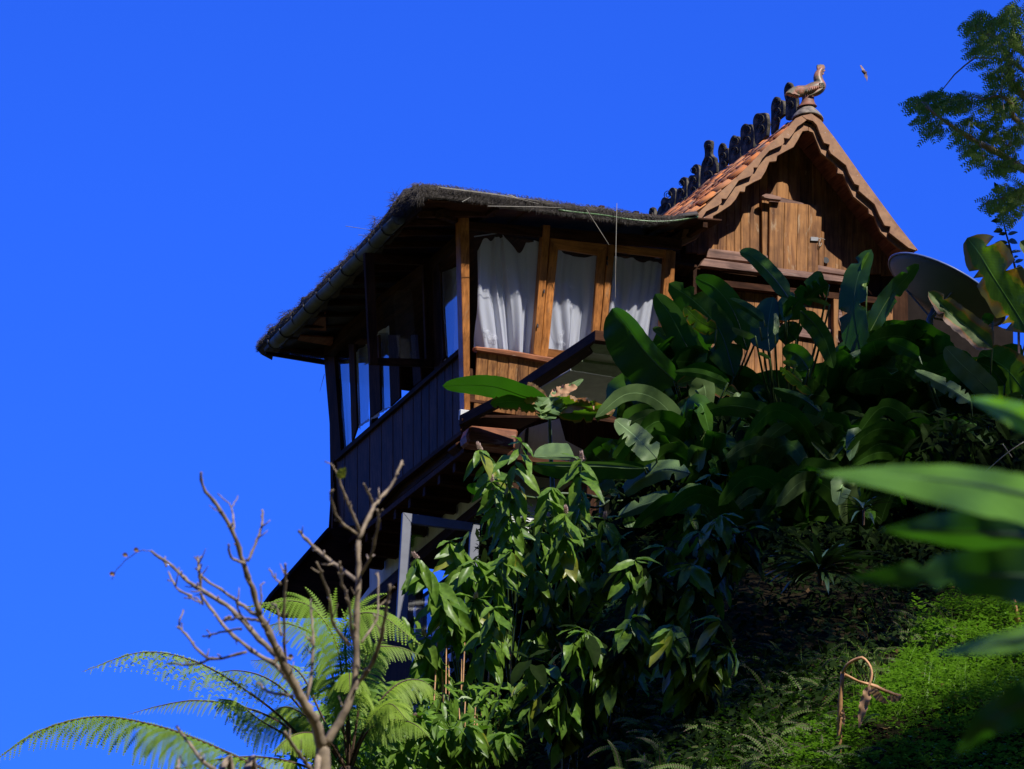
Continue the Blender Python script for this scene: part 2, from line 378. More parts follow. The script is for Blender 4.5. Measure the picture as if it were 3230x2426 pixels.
M['meadow'] = simple('dry_grass_valley', (.075, .072, .028), 1, var=.5, scale=1.5, spec=.05, bmp=0)

# ============================================================ planes of the two houses
O = W(1470, 1120, 50)                              # bay corner at sill height
T1, T2 = .17, .09                                  # the bay's walls lean outwards
YV = Vector((0, 1, 0)); XV = Vector((1, 0, 0)); ZV = Vector((0, 0, 1))
def FB(d=0):   return (O+Vector((0, d, 0)), Vector((0, 1, T1)).normalized())      # front wall, d metres inside
def LB(d=0):   return (O+Vector((d, 0, 0)), Vector((1, 0, T2)).normalized())      # left wall
def YP(y):     return (O+Vector((0, y, 0)), YV)
def XP(x):     return (O+Vector((x, 0, 0)), XV)
def ZP(z):     return (O+Vector((0, 0, z)), ZV)
def PT(x, y, z): return O+Vector((x, y, z))
fin = Vector((0, 1, T1)).normalized(); lin = Vector((1, 0, T2)).normalized()

# ------------------------------------------------------------ ground
def ground_z(p):
    """height of the hillside at world x, y"""
    h0 = Vector((math.sin(YAW), math.cos(YAW))); r0 = Vector((math.cos(YAW), -math.sin(YAW)))
    q = Vector((p[0], p[1])); d = q.dot(h0); s = q.dot(r0)
    def ss(a, b, t): t = max(0, min(1, (t-a)/(b-a))); return t*t*(3-2*t)
    z = 0
    if d < 20: z = 0
    elif d < 34: z = (d-20)*.735
    elif d < 44.5: z = 10.3+(d-34)*.55
    else: z = 16.07+min(d-44.5, 3)*.06
    # the hill falls away to the left
    k = ss(1.6, -2.2, s)
    z -= k*4.5*ss(18, 34, d)
    if s < -2: z -= min((-2-s)*.5, 7)*ss(18, 34, d)
    if d > 52: z -= (d-52)*.30
    z += .22*noise.noise(Vector((p[0]*.5, p[1]*.5, 0)))+.10*noise.noise(Vector((p[0]*1.7, p[1]*1.7, 4)))
    return max(z, -1.5) if d > 20 else z*.3
def build_ground():
    h0 = Vector((math.sin(YAW), math.cos(YAW))); r0 = Vector((math.cos(YAW), -math.sin(YAW)))
    ds = [-60, -20, 0, 8, 14, 18, 20]+[20+.5*i for i in range(1, 21)]+[30+.25*i for i in range(1, 81)]+[51, 52, 54, 58, 66, 80, 120, 300, 900]
    ss_ = [-900, -300, -100, -60, -40, -25, -16, -12, -10]+[-9+.5*i for i in range(0, 11)]+[-3.5+.25*i for i in range(0, 41)]+[7+i for i in range(1, 8)]+[18, 25, 40, 60, 100, 300, 900]
    vs = []; fs = []
    for d in ds:
        for s in ss_:
            x = h0.x*d+r0.x*s; y = h0.y*d+r0.y*s
            vs.append((x, y, ground_z((x, y))))
    w = len(ss_)
    for i in range(len(ds)-1):
        for j in range(w-1): fs.append((i*w+j, i*w+j+1, (i+1)*w+j+1, (i+1)*w+j))
    o = obj('ground', vs, fs, [M['soil'], M['meadow']], smooth=True, mi=[1 if ds[k//(w-1)] < 32.5 or ss_[k % (w-1)] > 9 or ss_[k % (w-1)] < -9 or ds[k//(w-1)] > 60 else 0 for k in range(len(fs))]); tag(o, kind='structure')
build_ground()
def sky_block_hill():
    """an unseen wooded hill, added to cut sky light, behind and beside the camera"""
    vs = []; fs = []; na, nr = 150, 12; c = Vector((W(1615, 1213, 40).x*.5, W(1615, 1213, 40).y*.5))
    for i in range(na+1):
        a = lerp(R(52), R(308), i/na); az = YAW+a            # measured from the viewing direction, clockwise
        mid_ = 1-abs(i/na-.5)*2; topel = lerp(10, 37 if i < na*.56 else lerp(37, 18, min(1, (i/na-.56)*5)), min(1, mid_*1.9))+3*noise.noise(Vector((i*.13, 0, 0)))
        for j in range(nr+1):
            t = j/nr; d = 62+t*70; z = 1+(20+d*math.tan(R(topel))-1)*t**1.1
            d += 5*noise.noise(Vector((i*.35, j*.9, 3))); z += 4*noise.noise(Vector((i*.6, j*1.2, 9)))*t
            vs.append((c.x+math.sin(az)*d, c.y+math.cos(az)*d, z-6*(1-t)))
    for i in range(na):
        for j in range(nr): k = i*(nr+1)+j; fs.append((k, k+1, k+nr+2, k+nr+1))
    o = obj('sky_block_hillside', vs, fs, simple('sky_block_forest', (.045, .055, .02), .9, var=.6, scale=.25, spec=.1, bmp=0)); tag(o, kind='structure')
sky_block_hill()  # unseen hillside, shaped to hold back sky fill

# ============================================================ thatched wing
house = thing('thatched_house', PT(.9, 1.2, -3), 'dark timber house wing with curtained casement windows under a shaggy black thatch roof', 'house')
tocam = -ray(1700, 1000)
# --- front wall
def fslab(name, k, pts, m, d=0, th=.05, bev=.004): return slab(name, H(k, pts, FB(d)), fin*th, M[m], house, bev)
slab('corner_post', H('s', [(1450, 672), (1480, 676), (1483, 1293), (1465, 1293)], FB(-.03)), fin*.13, M['frame'], house)
fslab('header_beam', '2', [(-95, 372), (1545, 500), (1545, 585), (1040, 545), (560, 497), (-45, 432)], 'dark_x', -.01, .10)
fslab('head_rail', '2', [(560, 500), (1000, 548), (985, 640), (-0+615, 583), (560, 575)], 'frame_x', .015, .05)
fslab('head_rail', '2', [(1040, 550), (1480, 590), (1470, 655), (1035, 602)], 'frame_x', .015, .05)
fslab('window_post', '2', [(508, 400), (562, 405), (487, 1386), (432, 1370)], 'frame', -.015, .09)
fslab('window_post', '2', [(998, 545), (1046, 552), (972, 1300), (927, 1290)], 'frame', -.015, .09)
fslab('window_post', '2', [(1425, 590), (1500, 600), (1460, 1330), (1380, 1320)], 'frame', -.015, .09)
fslab('sill', '2', [(0, 1310), (240, 1335), (480, 1378), (640, 1404), (900, 1440), (1400, 1500), (1400, 1545), (900, 1482), (620, 1450), (300, 1392), (0, 1345)], 'sill', -.045, .10, .012)
# casement in the middle
cas = fslab('casement', '2', [(562, 510), (620, 583), (548, 1328), (535, 1405), (487, 1386)], 'frame', .0, .045)
for nm, pp in (('stile', [(918, 618), (985, 560), (925, 1300), (866, 1330)]), ('bottom_rail', [(549, 1328), (866, 1368), (862, 1440), (487, 1388), (500, 1330)])):
    s_ = slab(nm, H('2', pp, FB(0.002)), fin*.045, M['frame_x' if 'rail' in nm else 'frame'], cas)
def hinge_marks(parent, k, pts, pl):
    for p in H(k, pts, pl):
        b = Buf(); b.tube([p-ZV*.018, p+ZV*.018], .008, 6); b.build('hinge', M['black_iron'], parent)
hinge_marks(house, '2', [(987, 650), (985, 690), (465, 1158), (513, 900)], FB(-.03))
# glass panes
for pp in ([(0-10, 440), (500, 500), (430, 1385), (-10, 1330)], [(618, 583), (918, 620), (866, 1340), (548, 1330)], [(1035, 600), (1425, 640), (1380, 1340), (960, 1310)]):
    q = H('2', pp, FB(.03)); obj('pane', q+[], [(0, 1, 2, 3)], M['glass'], house)
# planks below the sill
tops = [(-40, 1335), (12, 1340), (98, 1352), (168, 1366), (250, 1378), (322, 1388), (402, 1400), (472, 1412), (540, 1424), (612, 1436), (690, 1448), (770, 1458), (850, 1470), (930, 1480), (1010, 1492), (1100, 1500), (1190, 1510), (1290, 1525), (1390, 1535)]
for i in range(1, len(tops)-1):
    a, b = tops[i], tops[i+1]; j = rnd.uniform(-.004, .006)
    L = 440 if i < 8 else 300
    q = H('2', [(a[0]+1.5, a[1]-12), (b[0]-1.5, b[1]-12), (b[0]-1.5-L*.055, b[1]+L*.99), (a[0]+1.5-L*.055, a[1]+L*.99)], FB(.0+j))
    slab('plank', q, fin*.025, M['plank'], house, .003)
slab('flashing', H('5', [(245, 572), (400, 590), (400, 640), (240, 648)], FB(-.05)), fin*.05, M['plaster'], house)
# inner lining that closes the wall
slab('wall_lining', [PT(.03, .07, -.44), PT(2.35, .07, -.44), PT(2.35, .07, -.1), PT(.03, .07, -.1)], YV*.02, M['dark_x'], house)
# --- left wall
L7 = lambda k, pts, d=0: H(k, pts, LB(d))
def lslab(name, k, pts, m, d=0, th=.06, bev=.004): return slab(name, L7(k, pts, d), lin*th, M[m], house, bev)
def sill_y(x): return 655-(x-480)*.869        # crop 7
def bot_y(x):
    P = [(415, 1255), (470, 1200), (780, 842), (975, 690), (1150, 560)]
    for (a, b), (c, d) in zip(P, P[1:]):
        if x <= c: return b+(d-b)*(x-a)/(c-a)
    return 560
xs = [440, 505, 572, 640, 705, 768, 822, 880, 925, 968, 1012, 1055, 1098, 1141]
for a, b in zip(xs, xs[1:]):
    j = rnd.uniform(-.004, .004)
    A = (a+1.2, sill_y(a)+22); B = (b-1.2, sill_y(b)+22)
    def low(x):
        y = sill_y(x)+22; xb = x-.02*(bot_y(x)-y) if x < 560 else x+.0*(bot_y(x)-y); return (xb, bot_y(max(xb, 415)))
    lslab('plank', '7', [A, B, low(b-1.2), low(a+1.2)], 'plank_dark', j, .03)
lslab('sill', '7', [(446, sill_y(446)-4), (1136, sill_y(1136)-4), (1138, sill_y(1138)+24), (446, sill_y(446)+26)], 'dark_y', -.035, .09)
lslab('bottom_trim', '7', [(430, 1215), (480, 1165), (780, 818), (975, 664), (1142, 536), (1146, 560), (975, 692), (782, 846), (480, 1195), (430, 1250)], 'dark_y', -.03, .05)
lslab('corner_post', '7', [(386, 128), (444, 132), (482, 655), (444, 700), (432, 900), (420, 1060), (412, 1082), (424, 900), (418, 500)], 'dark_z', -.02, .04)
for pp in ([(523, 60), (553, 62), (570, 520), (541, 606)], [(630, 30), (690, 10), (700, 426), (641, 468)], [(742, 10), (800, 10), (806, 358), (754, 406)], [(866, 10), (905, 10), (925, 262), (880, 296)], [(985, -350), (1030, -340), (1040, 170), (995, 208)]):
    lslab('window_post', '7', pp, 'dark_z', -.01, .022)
lslab('window_post', '1', [(1385, 690), (1340, 700), (1385, 1440), (1425, 1400)], 'dark_z', -.01, .022)
lslab('head_beam', '7', [(386, 60), (700, -210), (1140, -540), (1140, -480), (700, -140), (386, 135)], 'dark_y', -.02, .1)
for pp in ([(444, 130), (523, 60), (541, 606), (482, 655)], [(553, 60), (630, 0), (641, 468), (570, 520)], [(690, 0), (742, 0), (754, 406), (700, 426)], [(1030, -330), (1140, -400), (1138, 80), (1040, 165)]):
    q = L7('7', pp, .012); obj('pane', q, [(0, 1, 2, 3)], M['glass_sky'], house)
# --- room: floor, ceiling, back wall with its own windows, right wall
BY = 3.75; RX = 2.35
slab('floor', [PT(.02, .05, -.9), PT(RX, .05, -.9), PT(RX, BY, -.9), PT(.02, BY, -.9)], -ZV*.06, M['dark_x'], house)
slab('ceiling', [PT(-.1, -.1, 1.22), PT(RX, -.1, 1.22), PT(RX, BY+.1, 1.22), PT(-.1, BY+.1, 1.22)], ZV*.03, M['dark_y'], house)
slab('back_wall', [PT(0, BY, -.9), PT(RX, BY, -.9), PT(RX, BY, -.02), PT(0, BY, -.02)], YV*.04, M['dark_x'], house)
slab('back_header', [PT(0, BY, .93), PT(RX, BY, .93), PT(RX, BY, 1.22), PT(0, BY, 1.22)], YV*.04, M['dark_x'], house)
for x in (-.02, .38, .8, 1.2, 1.62, 2.05): box('back_post', PT(x+.03, BY, .45), .07, .07, .96, M['dark_z'], house)
slab('right_wall', [PT(RX, 0, -.9), PT(RX, BY, -.9), PT(RX, BY, 1.25), PT(RX, 0, 1.25)], XV*.04, M['dark_y'], house)
lslab('floor_beam', '7', [(430, 1205), (480, 1160), (780, 815), (975, 662), (1145, 530), (1145, 640), (975, 770), (780, 930), (480, 1260), (430, 1280)], 'dark_y', .05, .06)
slab('eave_board', H('1', [(150, 1335), (540, 1392), (1380, 1440), (1380, 1150), (560, 1180), (260, 1225)], YP(BY+.12)), YV*.03, M['dark_x'], house)
# floor joists under the overhang
for i in range(9):
    y = .35+i*.41
    slab('joist', [PT(.05, y, -.96), PT(.53, y, -.96), PT(.53, y+.07, -.96), PT(.05, y+.07, -.96)], -ZV*.10, M['dark_x'], house)
# open casement swung out from the left wall
hp = hit(*px('1', 1340, 1100), LB(0)); oc_pl = (hp, Vector((-.12, 1, .02)).normalized())
OC = lambda pts: H('1', pts, oc_pl)
bk = oc_pl[1]*.045
oc = slab('open_casement', OC([(833, 608), (905, 612), (930, 1395), (935, 1447), (873, 1440)]), bk, M['dark_z'], house)
slab('stile', OC([(1268, 650), (1338, 655), (1358, 1465), (1296, 1462)]), bk, M['dark_z'], oc)
slab('top_rail', OC([(905, 612), (1268, 650), (1270, 700), (908, 682)]), bk, M['dark_x'], oc)
slab('bottom_rail', OC([(931, 1395), (1294, 1405), (1296, 1462), (935, 1447)]), bk, M['dark_x'], oc)
q = OC([(905, 680), (1270, 695), (1296, 1406), (930, 1396)]); obj('pane', [p+bk*.5 for p in q], [(0, 1, 2, 3)], M['glass'], oc)
hinge_marks(oc, '1', [(1352, 1100), (1355, 1400), (1320, 700)], (oc_pl[0]-oc_pl[1]*.01, oc_pl[1]))

# --- curtains: each hangs inside a window, a thing of its own
def curtain(name, corners_top, corners_bot, nfold, amp, label, m='curtain', seed=0, k='2', pl=None, sag=.05, motifs=4, gather=1.):
    rr = random.Random(seed); nu, nv = 90, 24
    T = [Vector((*p, 0)) for p in corners_top]; B = [Vector((*p, 0)) for p in corners_bot]
    ts = spline(T, nu+1); bs = spline(B, nu+1)
    ph = [rr.uniform(0, 6.28) for _ in range(5)]; pl = pl or FB(.13)
    vs = []; fs = []; P = {}
    nrm = pl[1]
    for j in range(nv+1):
        v = j/nv
        for i in range(nu+1):
            u = i/nu
            # folds drift sideways on the way down
            w = u*nfold+.35*math.sin(ph[0]+2.3*v+u*3)*v
            q = ts[i].lerp(bs[i], v)
            f = math.sin(w*6.283+ph[1])*.55+math.sin(w*2.3*6.283+ph[2]+v)*.3+math.sin(w*.6*6.283+ph[3]-v*1.6)*.5
            f = abs(f)**.8*(1 if f > 0 else -1)
            a = amp*(.55+.6*v)
            qx = q.x+5*math.sin(w*6.283+ph[4])*(1 if k == '2' else .4)
            p = hit(*px(k, qx, q.y), pl)+nrm*(f*a)
            vs.append(p)
    for j in range(nv):
        for i in range(nu):
            a = j*(nu+1)+i; fs.append((a, a+1, a+nu+2, a+nu+1))
    c = sum(vs, Vector())/len(vs)
    o = obj(name, vs, fs, M[m], None, True, origin=c); tag(o, label, 'curtain')
    # stitched sprigs
    for t in range(motifs):
        uu = rr.uniform(.12, .85); vv = .93-rr.random()*.08 if t % 2 == 0 else rr.uniform(.3, .8)
        i = int(uu*nu); j = int(vv*nv); ct = vs[j*(nu+1)+i]-nrm*.025
        b = Buf(); ex = XV; ez = ZV
        for s in range(3):
            a0 = rr.uniform(0, 6.28); loop = []
            for q in range(9):
                a = q/8*6.28; loop.append(ct+(ex*math.cos(a0)+ez*math.sin(a0))*.022*(1-math.cos(a))+(ex*-math.sin(a0)+ez*math.cos(a0))*.012*math.sin(a))
            b.tube(loop, .0016, 4, False)
        b.build('embroidered_sprig', M['thread'], o)
    return o
curtain('curtain', [(15, 600), (60, 505), (125, 520), (160, 475), (185, 470), (225, 505), (330, 610), (400, 520), (500, 545)], [(5, 1330), (180, 1345), (300, 1362), (440, 1378)], 3.4, .06, 'wide gathered net curtain in the window beside the corner post', seed=3, motifs=5)
curtain('curtain', [(600, 575), (700, 628), (830, 645), (925, 620)], [(540, 1335), (700, 1350), (875, 1370)], 2.1, .045, 'narrow net curtain in the middle window with the orange brown frame', seed=8, motifs=4)
curtain('curtain', [(1035, 640), (1130, 615), (1235, 685), (1340, 650), (1430, 665)], [(965, 1300), (1180, 1330), (1390, 1370)], 2.6, .05, 'net curtain in the right window half hidden by broad leaves', seed=5, motifs=3)
b = Buf(); b.tube(H('2', [(-10, 490), (180, 462)], FB(.10)), .006, 6); o = b.build('curtain_rod', M['white_metal'], house)
curtain('curtain', [(448, 160), (470, 160), (520, 150)], [(484, 668), (510, 646), (542, 620)], 2, .02, 'sheer curtain in the far left pane of the shaded side wall', 'sheer', 4, '7', LB(.10), motifs=0)
curtain('curtain', [(556, 110), (628, 60)], [(572, 540), (642, 478)], 2, .02, 'sheer curtain in the second pane from the far end of the shaded side wall', 'sheer', 6, '7', LB(.10), motifs=0)
curtain('curtain', [(1030, -330), (1095, -355), (1150, -370)], [(1042, 160), (1100, 110), (1150, 80)], 2, .02, 'sheer curtain in the side pane next to the corner post', 'sheer', 9, '7', LB(.10), motifs=0)
curtain('curtain', [(640, 50), (700, -10), (745, -40)], [(650, 486), (700, 446), (756, 412)], 2, .02, 'sheer curtain hanging just left of the opened casement on the shaded wall', 'sheer', 12, '7', LB(.10), motifs=0)

# --- roof: rafters, boards, thatch
ev = hit(1335, 640, YP(-.62)); EZ = ev.z-O.z; EX = ev.x-O.x            # front left hip corner of the eaves
bk_ = hit(845, 1112, (ev, Vector((1, 0, 0)))); BYR = bk_.y-O.y; BZ = bk_.z-O.z
print('eave', EX, EZ, BYR, BZ)
def roof_pt(x, y, dz=0):
    """underside of the roof; x from the left eave, y from the front eave"""
    t = (y+.62)/(BYR+.62); z = lerp(EZ, BZ, t)
    rise = .17*min(x-EX, 1.7)+.10*min(y+.62, .9)
    return PT(x, y, z+rise+dz)
# the front eave line, as it dips and then lifts to the tiled roof
FE = [(1318, 612), (1345, 600), (1420, 606), (1500, 616), (1600, 632), (1700, 645), (1800, 660), (1900, 671), (1980, 684), (2060, 691), (2130, 688), (2200, 676)]
fe = [hit(u, v, YP(-.62+.02*math.sin(u*.02))) for u, v in FE]
nfe = spline(fe, 60)
def thatch_body():
    vs = []; fs = []; nx = 60; prof = [(0, -.055, 0), (.03, -.02, -.02), (.0, .0, -.045), (-.01, .03, -.04), (.03, .055, -.01), (.14, .075, .03), (.5, .17, .15), (1.2, .20, .38), (2.4, .12, .62), (4.9, -.3, .3)]
    th = prof
    for i, p in enumerate(nfe):
        f = i/(nx-1); tail = max(0, 1-max(0, (f-.72)/.28)*.9)
        k = 1.0 if f > .04 else .75
        for j, (dy, dz, lift) in enumerate(th):
            n_ = noise.noise(Vector((p.x*7, j*.8, 0)))*.022+noise.noise(Vector((p.x*2.3, j, 7)))*.02
            jag = Vector((0, n_*.8, n_))
            if j == len(th)-1: q = Vector((p.x+.0, O.y+BYR, O.z+BZ+.17*min(p.x-O.x-EX, 1.7)+.05))
            elif dy > 1: q = p+Vector((0, dy, (.1*min(dy, .9)+.10)*(tail)+ (.17*min(p.x-O.x-EX, 1.4)) - .09*dy))
            else: q = p+Vector((0, dy, (dz*tail*k)+.04*dy))
            vs.append(q+jag)
    w = len(th)
    for i in range(nx-1):
        for j in range(w-1): fs.append((i*w+j, (i+1)*w+j, (i+1)*w+j+1, i*w+j+1))
    o = obj('thatch', vs, fs, M['thatch'], house, True)
    sm = o.modifiers.new('s', 'SOLIDIFY'); sm.thickness = .03; sm.offset = -1
    return o
thatch_body()
# left verge of the thatch above the gutter
GL = [(1318, 612), (1262, 668), (1200, 742), (1130, 815), (1060, 880), (990, 950), (920, 1015), (850, 1080), (828, 1108)]
def glp(u, v, d=0): 
    return hit(u, v, (ev+Vector((d, 0, 0)), XV))
gl = spline([glp(u, v) for u, v in GL], 60)
vs = []; fs = []
pr = [(.10, -.07), (.0, -.05), (-.055, .0), (-.05, .07), (.01, .105), (.16, .12), (.5, .16)]
for i, p in enumerate(gl):
    for j, (dx, dz) in enumerate(pr):
        n_ = noise.noise(Vector((p.y*5, j*.7, 3)))*.045+noise.noise(Vector((p.y*13, j, 1)))*.02
        if j > 4: dx, dz = dx*min(1, i/14+.1), dz*min(1, i/14+.2)
        vs.append(p+Vector((dx-n_*.6, 0, dz+n_)))
w = len(pr)
for i in range(len(gl)-1):
    for j in range(w-1): fs.append((i*w+j+1, (i+1)*w+j+1, (i+1)*w+j, i*w+j))
o = obj('thatch_verge', vs, fs, M['thatch'], house, True); 
# fibre fringe: loose strands at the thatch rim (too many to count)
fb = Buf(); fs_ = Buf()
def strand(buf, p, d, L, w=.0022, droop=.3, seg=3):
    pts = [p]; dd = d.normalized()
    for s in range(seg):
        dd = (dd+Vector((rnd.uniform(-.25, .25), rnd.uniform(-.2, .2), -droop*rnd.random()))).normalized()
        pts.append(pts[-1]+dd*L/seg)
    sd = dd.cross(tocam).normalized()
    for s in range(seg):
        w0 = w*(1-s/seg); w1 = w*(1-(s+1)/seg)
        a, b_ = pts[s], pts[s+1]
        buf.quad(a-sd*w0, a+sd*w0, b_+sd*w1, b_-sd*w1)
for i in range(9000):
    t = rnd.random(); p = nfe[min(58, int(t*59))].lerp(nfe[min(59, int(t*59)+1)], rnd.random())
    tail = max(.12, 1-max(0, (t-.72)/.28)*.9)
    dz = rnd.uniform(-.06, .07)*tail
    p = p+Vector((0, rnd.uniform(-.02, .03), dz))
    d = Vector((rnd.uniform(-1, 1.2), rnd.uniform(-1, .1), rnd.uniform(-.7, -.02)))
    strand(fb, p, d, rnd.uniform(.02, .07)*(.4+.6*tail), .0022, .6)
for i in range(9000):
    t = rnd.random(); k_ = min(58, int(t*59)); p = gl[k_].lerp(gl[k_+1], rnd.random())
    cl = .75+1.1*max(0, noise.noise(Vector((p.y*5.5, 2, 9))))*2
    p = p+Vector((rnd.uniform(-.07, .03), 0, rnd.uniform(-.02, .10)*cl))
    d = Vector((rnd.uniform(-1, .1), rnd.uniform(-.8, .8), rnd.uniform(-.5, .45)))
    strand(fb, p, d, rnd.uniform(.02, .06)*cl, .002, .35)
for i in range(1800):      # tuft at the hip corner
    p = nfe[0].lerp(gl[8], rnd.random()**1.2)+Vector((rnd.uniform(-.03, .06), rnd.uniform(-.05, .05), rnd.uniform(-.05, .12)))
    strand(fb, p, Vector((rnd.uniform(-1, .3), rnd.uniform(-.7, .2), rnd.uniform(-.8, .1))), rnd.uniform(.05, .12), .0022, .6)
for i in range(2500):      # far end
    p = gl[-1].lerp(hit(1015, 1132, (bk_, YV)), rnd.random()**1.5)+Vector((rnd.uniform(-.03, .04), 0, rnd.uniform(-.0, .05)))
    strand(fb, p, Vector((rnd.uniform(-1, .6), rnd.uniform(-.5, .2), rnd.uniform(-.6, .3))), rnd.uniform(.02, .07), .002, .4)
fb.build('fibre_fringe', M['thatch'], house, kind='stuff')
# long loose straws sticking out
for pts in ([('1', 1380, 118), ('1', 1800, 170), ('1', 2140, 225)], [('1', 1400, 125), ('1', 1900, 190), ('1', 2136, 245)], [('1', 1755, 262), ('1', 2136, 268), ('2', 640, 275)], [('1', 690, 412), ('1', 880, 440)], [('1', 785, 478), ('1', 880, 482)],
            [('2', 1058, 240), ('2', 1052, 520), ('2', 1046, 950)], [('2', 830, 285), ('2', 1000, 552)], [('1', 1560, 230), ('1', 1625, 195)], [('1', 1925, 178), ('1', 1975, 205)], [('2', 240, 175), ('2', 320, 205)], [('1', 530, 1520), ('1', 495, 1650)]):
    q = [hit(*px(*a), YP(-.68)) if px(*a)[0] > 1250 else glp(*px(*a), -.05) for a in pts]
    b = Buf(); b.tube(spline(q, 6), [.003, .003, .0028, .0025, .002, .0015], 5); b.build('loose_straw', M['straw'], house)
b = Buf(); b.tube([p+Vector((0, -.015, -.03)) for p in nfe[30:]], [.008]*30, 6)
b.build('eave_strip', simple('green_plastic_edge', (.10, .20, .07), .35), house, True)
# eave boards and rafters seen from below
slab('soffit', [roof_pt(EX+.06, -.58, .03), roof_pt(2.4, -.58, .03), roof_pt(2.4, .3, .03), roof_pt(EX+.06, .3, .03)], ZV*.02, M['dark_x'], house)
slab('soffit', [roof_pt(EX+.06, .31, .03), roof_pt(.4, .31, .03), roof_pt(.4, BYR, .03), roof_pt(EX+.06, BYR, .03)], ZV*.02, M['dark_y'], house)
for i in range(12):        # jack rafters to the left eave
    y = -.3+i*(BYR+.1)/11.5
    a, c_ = roof_pt(EX+.07, y), roof_pt(.15, y)
    slab('rafter', [a, c_, c_+YV*.05, a+YV*.05], -ZV*.06, M['dark_x'], house)
for i in range(7):
    x = .05+i*.36
    a, c_ = roof_pt(x, -.56), roof_pt(x, .05)
    slab('rafter', [a, a+XV*.05, c_+XV*.05, c_], -ZV*.06, M['dark_y'], house)
slab('hip_rafter', [roof_pt(EX+.22, -.36), roof_pt(EX+.30, -.38), roof_pt(.1, .08), roof_pt(.02, .1)], -ZV*.09, M['dark_y'], house)
slab('eave_fascia', [roof_pt(EX+.05, -.45, -.02), roof_pt(EX+.05, BYR-.05, -.02), roof_pt(EX+.05, BYR-.05, .05), roof_pt(EX+.05, -.45, .05)], XV*.02, M['dark_y'], house)
# reddish boards in the far eave
slab('soffit_board', H('1', [(400, 1185), (540, 1060), (545, 1200)], ZP(BZ+.1)), ZV*.02, M['rafter'], house)
slab('soffit_board', H('1', [(350, 1235), (600, 1250), (590, 1312), (330, 1268)], ZP(BZ+.06)), ZV*.02, M['rafter'], house)
a = hit(835, 1112, (bk_, YV)); c_ = hit(1040, 1140, (bk_, YV))
slab('far_eave_board', [a, c_, c_-ZV*.05, a-ZV*.03], -YV*.04, M['dark_x'], house)
# --- gutter with brackets
g0 = glp(*px('1', 1085, 372), -.02); g1 = glp(*px('1', 158, 1300), -.02)
gd = (g1-g0).normalized(); gn = Vector((0, 0, 1)); GR = .07
vs = []; fs = []; NS = 10
for i in range(21):
    p = g0.lerp(g1, i/20)+ZV*(.006*math.sin(i*1.1)-.01)
    for j in range(NS+1):
        a = math.pi*(1+j/NS); vs.append(p+XV*math.cos(a)*GR+ZV*(math.sin(a)*GR+.035))
for i in range(20):
    for j in range(NS): k_ = i*(NS+1)+j; fs.append((k_, k_+1, k_+NS+2, k_+NS+1))
gut = obj('gutter', vs, fs, M['gutter'], house, True)
sm = gut.modifiers.new('s', 'SOLIDIFY'); sm.thickness = .005; sm.offset = 1
for nm, p in (('end_cap', g0), ('end_cap', g1)):
    q = [p+XV*math.cos(math.pi*(1+j/NS))*GR+ZV*(math.sin(math.pi*(1+j/NS))*GR+.035) for j in range(NS+1)]
    slab(nm, q, gd*.006*(1 if p is g1 else -1), M['gutter'], gut, 0)
for (x, y) in ((1010, 410), (915, 515), (815, 615), (705, 735), (618, 830), (520, 925), (425, 1020), (335, 1110), (245, 1200), (160, 1290)):
    p = glp(*px('1', x, y), -.02); t = max(0, min(1, (p-g0).dot(gd)/(g1-g0).length)); p = g0.lerp(g1, t)
    b = Buf(); b.tube([p+XV*math.cos(math.pi*(.97+j/NS*1.06))*(GR+.009)+ZV*(math.sin(math.pi*(.97+j/NS*1.06))*(GR+.009)+.035) for j in range(NS+1)], .0075, 5)
    b.build('bracket', M['black_iron'], gut, True)

# ============================================================ lower storey (the white base the wing stands on)
LX = .55
low = thing('lower_storey', PT(1.2, 1.5, -5), 'white plastered lower storey under the overhanging dark timber wing', 'house')
LW = XP(LX)
slab('wall_band', H('7', [(380, 1500), (450, 1450), (770, 1180), (1000, 1000), (1180, 870), (1330, 760), (1400, 820), (1265, 905), (1120, 1025), (850, 1250), (640, 1440), (560, 1520)], LW), XV*.12, M['plaster'], low)
slab('wall_beam', H('7', [(560, 1521), (640, 1441), (850, 1251), (1120, 1026), (1265, 906), (1400, 821), (1400, 880), (1270, 965), (1130, 1075), (860, 1310), (660, 1500), (600, 1560)], XP(LX-.02)), XV*.12, M['dark_y'], low)
slab('lower_wall', H('7', [(575, 1548), (640, 1475), (870, 1312), (895, 1400), (870, 2400), (560, 2400)], XP(LX+.03)), XV*.08, M['dark_z'], low)
slab('inner_wall', [PT(LX+.6, -.3, -8), PT(LX+.6, BY+.6, -8), PT(LX+.6, BY+.6, -1.1), PT(LX+.6, -.3, -1.1)], XV*.1, M['dark_z'], low)
for x0, x1 in ((905, 985), (1000, 1075), (1090, 1160)):
    q = H('7', [(x0, 1500-(x0-900)*.9), (x1, 1500-(x1-900)*.9), (x1-20, 2150), (x0-20, 2150)], XP(LX+.08))
    pn = obj('pane', q, [(0, 1, 2, 3)], M['glass_sky'], low)
for x0 in (880, 990, 1080, 1165):
    slab('window_post', H('7', [(x0, 1500-(x0-900)*.9), (x0+16, 1486-(x0-900)*.9), (x0, 2200), (x0-18, 2200)], XP(LX+.02)), XV*.08, M['white_metal'], low)
# front wall pieces seen beside the porch
slab('front_wall', H('5', [(735, 715), (985, 640), (1030, 805), (1400, 1000), (1400, 2400), (560, 2400), (570, 1000), (640, 900), (665, 800)], YP(.45)), YV*.12, M['plaster'], low)
slab('drain_pipe', H('5', [(735, 720), (757, 700), (735, 1010), (715, 1010)], YP(.42)), YV*.03, M['black_iron'], low)
slab('inner_wall', H('s', [(1462, 1262), (2060, 1290), (2060, 1560), (1440, 1500)], YP(1.3)), YV*.06, M['dark_z'], low)
